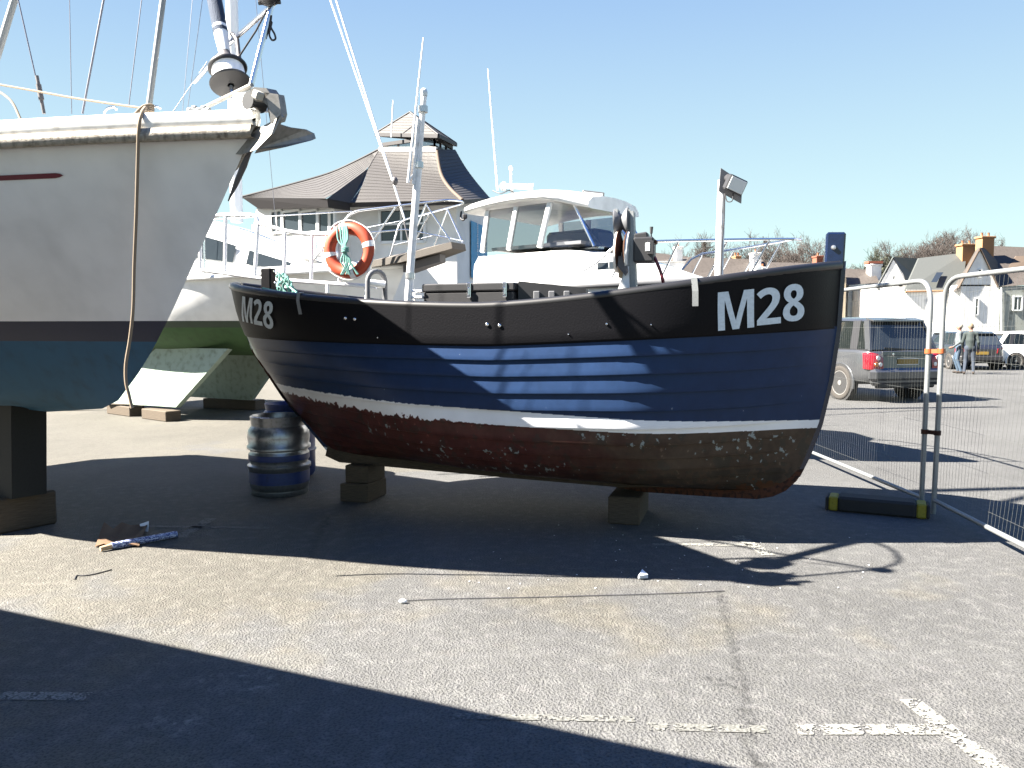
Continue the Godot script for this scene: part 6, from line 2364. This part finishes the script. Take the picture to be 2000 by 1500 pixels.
		pl.box(Vector3(-0.05, 0.66, 0), Vector3(0.02, 0.11, 0.5), Basis(), 0.004)
		part(c, "number_plate", pl, M.plate)


# ---------- people ----------
func make_person(o: Vector3, turn: float, bones: Array, head: Vector3, hair: Color, skin: Color, called_label: String) -> void:
	# bones: [a, b, ra, rb, colour]; the field of tapered capsules is meshed as surface nets
	var cell := 0.022
	var lo := Vector3(1e9, 1e9, 1e9)
	var hi := -lo
	for q in bones:
		for e in 2:
			lo = lo.min(q[e] - Vector3.ONE * (q[2 + e] + 0.05))
			hi = hi.max(q[e] + Vector3.ONE * (q[2 + e] + 0.05))
	var n := Vector3i(((hi - lo) / cell).ceil())
	var field := PackedFloat32Array()
	field.resize((n.x + 1) * (n.y + 1) * (n.z + 1))
	field.fill(1.0)
	var own := PackedInt32Array()
	own.resize(field.size())
	var best := PackedFloat32Array()
	best.resize(field.size())
	best.fill(1e9)
	var sy := n.x + 1
	var sz := (n.x + 1) * (n.y + 1)
	for bi in bones.size():
		var q: Array = bones[bi]
		var a: Vector3 = q[0]
		var b: Vector3 = q[1]
		var pad: float = maxf(q[2], q[3]) + 0.06
		var i0 := Vector3i(((a.min(b) - Vector3.ONE * pad - lo) / cell).floor()).clamp(Vector3i.ZERO, n)
		var i1 := Vector3i(((a.max(b) + Vector3.ONE * pad - lo) / cell).ceil()).clamp(Vector3i.ZERO, n)
		var ab := b - a
		var l2 := maxf(ab.length_squared(), 1e-8)
		for z in range(i0.z, i1.z + 1):
			for y in range(i0.y, i1.y + 1):
				for x in range(i0.x, i1.x + 1):
					var p := lo + Vector3(x, y, z) * cell
					var t := clampf((p - a).dot(ab) / l2, 0, 1)
					var d := p.distance_to(a + ab * t) - lerpf(q[2], q[3], t)
					var i := x + y * sy + z * sz
					if d < best[i]:
						best[i] = d
						own[i] = bi
					var f := field[i]
					var k := 0.03
					var hh := maxf(k - absf(f - d), 0.0) / k
					field[i] = minf(f, d) - hh * hh * k * 0.25
	var vert := {}
	var pts := []
	var cols := []
	for z in n.z:
		for y in n.y:
			for x in n.x:
				var i := x + y * sy + z * sz
				var m := 0
				var cnt := 0
				var acc := Vector3.ZERO
				var offs := [0, 1, sy, sy + 1, sz, sz + 1, sz + sy, sz + sy + 1]
				for k in 8: if field[i + offs[k]] < 0.0: m |= 1 << k
				if m == 0 or m == 255: continue
				for e in [[0, 1], [2, 3], [4, 5], [6, 7], [0, 2], [1, 3], [4, 6], [5, 7], [0, 4], [1, 5], [2, 6], [3, 7]]:
					var fa := field[i + offs[e[0]]]
					var fb := field[i + offs[e[1]]]
					if (fa < 0.0) == (fb < 0.0): continue
					var t := fa / (fa - fb)
					var pa := Vector3(e[0] & 1, (e[0] >> 1) & 1, e[0] >> 2)
					var pb := Vector3(e[1] & 1, (e[1] >> 1) & 1, e[1] >> 2)
					acc += pa.lerp(pb, t)
					cnt += 1
				vert[i] = pts.size()
				pts.append(lo + (Vector3(x, y, z) + acc / cnt) * cell)
				cols.append(bones[own[i]][4])
	var tris := []
	for z in range(1, n.z):
		for y in range(1, n.y):
			for x in range(1, n.x):
				var i := x + y * sy + z * sz
				for ax in 3:
					var st: int = [1, sy, sz][ax]
					var u: int = [sy, sz, 1][ax]
					var w: int = [sz, 1, sy][ax]
					if (field[i] < 0.0) != (field[i + st] < 0.0):
						var q := [i, i - u, i - u - w, i - w]
						var ok := true
						for e in q:
							if not vert.has(e): ok = false
						if ok: tris.append([vert[q[0]], vert[q[1]], vert[q[2]], vert[q[3]]])
	var nor := []
	for p in pts: nor.append(Vector3.ZERO)
	var f_at := func(p: Vector3) -> float:
		var g := ((p - lo) / cell).clamp(Vector3.ZERO, Vector3(n) - Vector3.ONE)
		var gi := Vector3i(g)
		return field[gi.x + gi.y * sy + gi.z * sz]
	for i in pts.size():
		var p: Vector3 = pts[i]
		var h := cell * 1.01
		nor[i] = Vector3(f_at.call(p + Vector3(h, 0, 0)) - f_at.call(p - Vector3(h, 0, 0)), f_at.call(p + Vector3(0, h, 0)) - f_at.call(p - Vector3(0, h, 0)), f_at.call(p + Vector3(0, 0, h)) - f_at.call(p - Vector3(0, 0, h))).normalized()
	var mb := MB.new()
	for q in tris:
		for t in [[0, 1, 2], [0, 2, 3]]:
			var a: Vector3 = pts[q[t[0]]]
			var b: Vector3 = pts[q[t[1]]]
			var c: Vector3 = pts[q[t[2]]]
			var order := [q[t[0]], q[t[1]], q[t[2]]]
			if (a - c).cross(a - b).dot(nor[q[t[0]]] + nor[q[t[1]]] + nor[q[t[2]]]) < 0: order = [q[t[0]], q[t[2]], q[t[1]]]
			for k in order:
				mb.col = cols[k]
				mb.vert(pts[k], nor[k])
	var t := thing("person", called_label, "person", o, turn, "people standing among the parked cars")
	part(t, "body", mb, M.body)
	# head with face and hair, turned with the body; x is the way the person faces
	var hm := MB.new()
	hm.col = skin
	hm.ell(head, Vector3(0.098, 0.122, 0.078), 16, 12)
	hm.ell(head + Vector3(0.10, -0.015, 0), Vector3(0.020, 0.026, 0.014), 8, 6)
	hm.ell(head + Vector3(0.075, -0.08, 0), Vector3(0.03, 0.03, 0.035), 8, 6)
	for s in [-1.0, 1.0]: hm.ell(head + Vector3(-0.005, -0.01, s * 0.08), Vector3(0.022, 0.032, 0.012), 8, 6)
	hm.col = Color(0.02, 0.015, 0.012)
	for s in [-1.0, 1.0]: hm.ell(head + Vector3(0.089, 0.012, s * 0.032), Vector3(0.010, 0.009, 0.014), 8, 6)
	hm.col = skin.darkened(0.45)
	hm.ell(head + Vector3(0.092, -0.058, 0), Vector3(0.008, 0.006, 0.024), 8, 6)
	var hd := part(t, "head", hm, M.body)
	var hr := MB.new()
	hr.col = hair
	hr.ell(head + Vector3(-0.018, 0.028, 0), Vector3(0.096, 0.108, 0.086), 16, 10)
	part(hd, "hair", hr, M.body)

func hand(bones: Array, wrist: Vector3, dir: Vector3, skin: Color, out: Vector3) -> void:
	var palm := wrist + dir * 0.08
	bones.append([wrist, palm, 0.028, 0.034, skin])
	for k in 4:
		var o := out.cross(dir).normalized() * (k - 1.5) * 0.019
		var tip: Vector3 = palm + o + dir * [0.07, 0.08, 0.075, 0.06][k] + out * 0.02
		bones.append([palm + o * 0.9, tip, 0.0115, 0.010, skin])
	bones.append([wrist + dir * 0.03 + out.cross(dir).normalized() * -0.03, palm + out.cross(dir).normalized() * -0.05 + dir * 0.02 + out * 0.02, 0.013, 0.011, skin])

func build_people() -> void:
	var skin := Color(0.22, 0.115, 0.085)
	# x forward, z to the person's right
	var jk := Color(0.018, 0.024, 0.026)
	var jn := Color(0.02, 0.028, 0.045)
	var sh := Color(0.03, 0.02, 0.018)
	var b := [
		[Vector3(0, 0.92, 0.06), Vector3(0, 0.92, -0.06), 0.125, 0.125, jn], [Vector3(0, 0.96, 0), Vector3(0, 1.18, 0), 0.14, 0.15, jk], [Vector3(0, 1.18, 0), Vector3(0.0, 1.38, 0), 0.15, 0.13, jk],
		[Vector3(0, 1.41, 0.15), Vector3(0, 1.41, -0.15), 0.075, 0.075, jk], [Vector3(0, 1.44, 0), Vector3(0.015, 1.56, 0), 0.06, 0.055, skin],
		[Vector3(0, 0.90, 0.09), Vector3(0.03, 0.50, 0.11), 0.092, 0.062, jn], [Vector3(0.03, 0.50, 0.11), Vector3(0.0, 0.10, 0.12), 0.062, 0.048, jn], [Vector3(-0.03, 0.05, 0.12), Vector3(0.15, 0.035, 0.13), 0.045, 0.036, sh],
		[Vector3(0, 0.90, -0.09), Vector3(0.06, 0.50, -0.13), 0.092, 0.062, jn], [Vector3(0.06, 0.50, -0.13), Vector3(-0.08, 0.10, -0.16), 0.062, 0.048, jn], [Vector3(-0.11, 0.05, -0.16), Vector3(0.07, 0.035, -0.18), 0.045, 0.036, sh],
		[Vector3(0, 1.40, 0.18), Vector3(-0.04, 1.12, 0.24), 0.058, 0.047, jk], [Vector3(-0.04, 1.12, 0.24), Vector3(0.05, 0.90, 0.25), 0.046, 0.036, jk],
		[Vector3(0, 1.40, -0.18), Vector3(-0.02, 1.12, -0.25), 0.058, 0.047, jk], [Vector3(-0.02, 1.12, -0.25), Vector3(0.16, 0.97, -0.24), 0.046, 0.036, jk]]
	hand(b, Vector3(0.055, 0.885, 0.25), Vector3(0.15, -0.98, 0).normalized(), skin, Vector3(0, 0, -1))
	hand(b, Vector3(0.18, 0.96, -0.24), Vector3(0.9, -0.4, 0.1).normalized(), skin, Vector3(0, 0.3, 1))
	make_person(gnd(1893, 731), 60.0, b, Vector3(0.03, 1.66, 0), Color(0.16, 0.11, 0.07), skin, "person in dark jacket and jeans standing nearest the fence")
	var lt := Color(0.09, 0.105, 0.11)
	var b2 := []
	for q in b: b2.append([q[0], q[1], q[2], q[3], lt if q[4] == jk else (Color(0.035, 0.055, 0.09) if q[4] == jn else q[4])])
	b2[5] = [Vector3(0, 0.90, 0.09), Vector3(0.14, 0.52, 0.10), 0.092, 0.062, Color(0.035, 0.055, 0.09)]
	b2[6] = [Vector3(0.14, 0.52, 0.10), Vector3(0.02, 0.11, 0.11), 0.062, 0.048, Color(0.035, 0.055, 0.09)]
	b2[7] = [Vector3(-0.01, 0.05, 0.11), Vector3(0.17, 0.035, 0.12), 0.045, 0.036, sh]
	make_person(gnd(1872, 729), 150.0, b2, Vector3(0.03, 1.66, 0), Color(0.30, 0.26, 0.2), skin, "person in pale grey jacket and blue jeans beside the grey car's bumper")


# ---------- things lying about ----------
func build_yard_things() -> void:
	# kegs under the stern
	var k1 := gnd(547, 962)
	var keg := thing("beer_keg", "dented steel keg with blue hoops standing under the blue boat's stern", "keg", k1, null, "kegs under the stern")
	var kx := Transform3D(Basis(), k1)
	var m1 := MB.new()
	m1.lathe([Vector2(0, 0.03), Vector2(0.23, 0.03), Vector2(0.265, 0.05), Vector2(0.285, 0.10), Vector2(0.285, 0.25), Vector2(0.30, 0.265), Vector2(0.30, 0.29), Vector2(0.272, 0.305), Vector2(0.272, 0.325), Vector2(0.285, 0.34), Vector2(0.285, 0.40), Vector2(0.272, 0.415), Vector2(0.272, 0.435), Vector2(0.30, 0.45), Vector2(0.30, 0.475), Vector2(0.285, 0.49), Vector2(0.295, 0.56), Vector2(0.285, 0.63), Vector2(0.255, 0.67), Vector2(0, 0.665)], 36, kx)
	var body := part(keg, "barrel", m1, M.keg_steel)
	var m2 := MB.new()
	m2.lathe([Vector2(0.255, 0.66), Vector2(0.262, 0.72), Vector2(0.268, 0.76), Vector2(0.258, 0.765), Vector2(0.25, 0.74), Vector2(0.245, 0.66)], 36, kx)
	part(keg, "chime", m2, M.keg_steel)
	m2 = MB.new()
	m2.lathe([Vector2(0.26, 0.0), Vector2(0.27, 0.01), Vector2(0.265, 0.06), Vector2(0.24, 0.06), Vector2(0.24, 0.0)], 36, kx)
	part(keg, "chime", m2, M.keg_steel)
	var m3 := MB.new()
	m3.lathe([Vector2(0.287, 0.342), Vector2(0.289, 0.36), Vector2(0.287, 0.398)], 36, kx)
	part(body, "blue_hoop", m3, M.keg_blue)
	m3 = MB.new()
	m3.lathe([Vector2(0.287, 0.12), Vector2(0.287, 0.235)], 36, kx)
	part(body, "blue_hoop", m3, M.keg_blue)
	var k2 := gnd(566, 930)
	var keg2 := thing("beer_keg", "dark blue keg tucked behind the steel keg", "keg", k2, null, "kegs under the stern")
	var kx2 := Transform3D(Basis(), k2)
	var m4 := MB.new()
	m4.lathe([Vector2(0, 0.02), Vector2(0.25, 0.02), Vector2(0.275, 0.06), Vector2(0.275, 0.28), Vector2(0.29, 0.30), Vector2(0.275, 0.32), Vector2(0.275, 0.50), Vector2(0.29, 0.52), Vector2(0.275, 0.54), Vector2(0.265, 0.70), Vector2(0.23, 0.74), Vector2(0, 0.735)], 32, kx2)
	part(keg2, "barrel", m4, M.keg_blue)
	var m5 := MB.new()
	m5.lathe([Vector2(0.235, 0.73), Vector2(0.25, 0.80), Vector2(0.24, 0.80), Vector2(0.225, 0.73)], 32, kx2)
	part(keg2, "chime", m5, M.keg_blue)

	# wrapped roll with timber end, cardboard and paper scrap
	var a := gnd(196, 1078)
	var b := gnd(345, 1050)
	var up := Vector3(0, 0.027, 0)
	var ro := thing("wrapped_roll", "blue and white wrapped roll with a pale wooden end on the asphalt", "roll", a)
	var r1 := MB.new()
	var e := a.lerp(b, 0.14)
	r1.tube([e + up, e.lerp(b, 0.3) + up, e.lerp(b, 0.6) + up * 1.05, b + up], [0.026, 0.028, 0.026, 0.025], 12)
	part(ro, "wrapper", r1, M.wrapper)
	var r2 := MB.new()
	r2.tube([a + up * 0.8, e + up], [0.017, 0.021], 10)
	part(ro, "wooden_end", r2, M.wood_pale)
	var cb := MB.new()
	var g := []
	for i in 6:
		var row := []
		for j in 4:
			var p := gnd(lerpf(186, 272, i / 5.0) + j * 6.0, lerpf(1070, 1036, j / 3.0))
			p.y = 0.012 + 0.05 * absf(sin(i * 1.3 + j * 0.6)) * (0.4 + j / 4.0)
			row.append(p)
		g.append(row)
	cb.grid(g)
	var gu := []
	for r in g:
		var row := []
		for p in r: row.append(p - Vector3(0, 0.006, 0))
		gu.append(row)
	cb.grid(gu)
	solo("cardboard_scrap", cb, M.cardboard, gnd(230, 1055), "crumpled brown cardboard lying behind the wrapped roll", "cardboard")
	var pp := MB.new()
	var q0 := gnd(276, 1040)
	pp.slab([q0 + Vector3(0, 0.01, 0), q0 + Vector3(0.06, 0.012, 0.02), q0 + Vector3(0.05, 0.085, -0.02), q0 + Vector3(-0.025, 0.06, -0.03)], Vector3(0.002, 0, -0.003))
	solo("paper_scrap", pp, M.paper, q0, "white paper scrap standing by the crumpled cardboard", "paper")
	var cd := MB.new()
	var cp := []
	for q in [[795, 1173], [860, 1170], [950, 1168], [1060, 1166], [1160, 1163], [1240, 1161], [1330, 1158], [1415, 1154]]: cp.append(gnd(q[0], q[1], 0.006))
	cd.tube(spline(cp, 5), 0.003, 6)
	var cord := thing("ground_cord", "thin dark cord with white toggle stretched across the asphalt", "cord", gnd(795, 1173))
	part(cord, "line", cd, M.rope_dark)
	var tg := MB.new()
	tg.ell(gnd(787, 1174, 0.014), Vector3(0.024, 0.013, 0.013), 10, 8)
	part(cord, "toggle", tg, M.sail_white)
	var s2 := MB.new()
	var sp := []
	for q in [[146, 1131], [150, 1124], [165, 1124], [185, 1121], [208, 1115], [218, 1112]]: sp.append(gnd(q[0], q[1], 0.005))
	s2.tube(spline(sp, 4), 0.004, 5)
	solo("string_scrap", s2, M.rope_dark, gnd(150, 1124), "short curl of dark string on the sunlit asphalt", "string")
	var lt := MB.new()
	var lp := gnd(1255, 1132)
	for k in 3: lt.slab([lp + Vector3(-0.03, 0.006 + 0.012 * k, 0.012 * k), lp + Vector3(0.035, 0.01 + 0.01 * k, 0.0), lp + Vector3(0.025 - 0.01 * k, 0.03 + 0.01 * k, -0.05), lp + Vector3(-0.02, 0.012, -0.045)], Vector3(0, 0.003, 0))
	solo("litter_scrap", lt, M.paper, lp, "crumpled white litter scrap in the boat's shadow", "litter")
	# small flakes of paint and grit in the shade under the bow
	var rg := RandomNumberGenerator.new()
	rg.seed = 77
	var fl := MB.new()
	for k in 60:
		var p := gnd(rg.randf_range(900, 1700), rg.randf_range(1010, 1150), 0.004)
		var s := rg.randf_range(0.004, 0.012)
		var t := rg.randf() * TAU
		fl.slab([p, p + Vector3(cos(t), 0.1, sin(t)) * s, p + Vector3(cos(t + 0.9), 0.2, sin(t + 0.9)) * s * 1.2], Vector3(0, 0.002, 0))
	var fo := solo("paint_flakes", fl, M.paper, gnd(1300, 1080), "small pale paint flakes scattered on the asphalt", "flakes")
	fo.set_meta("kind", "stuff")
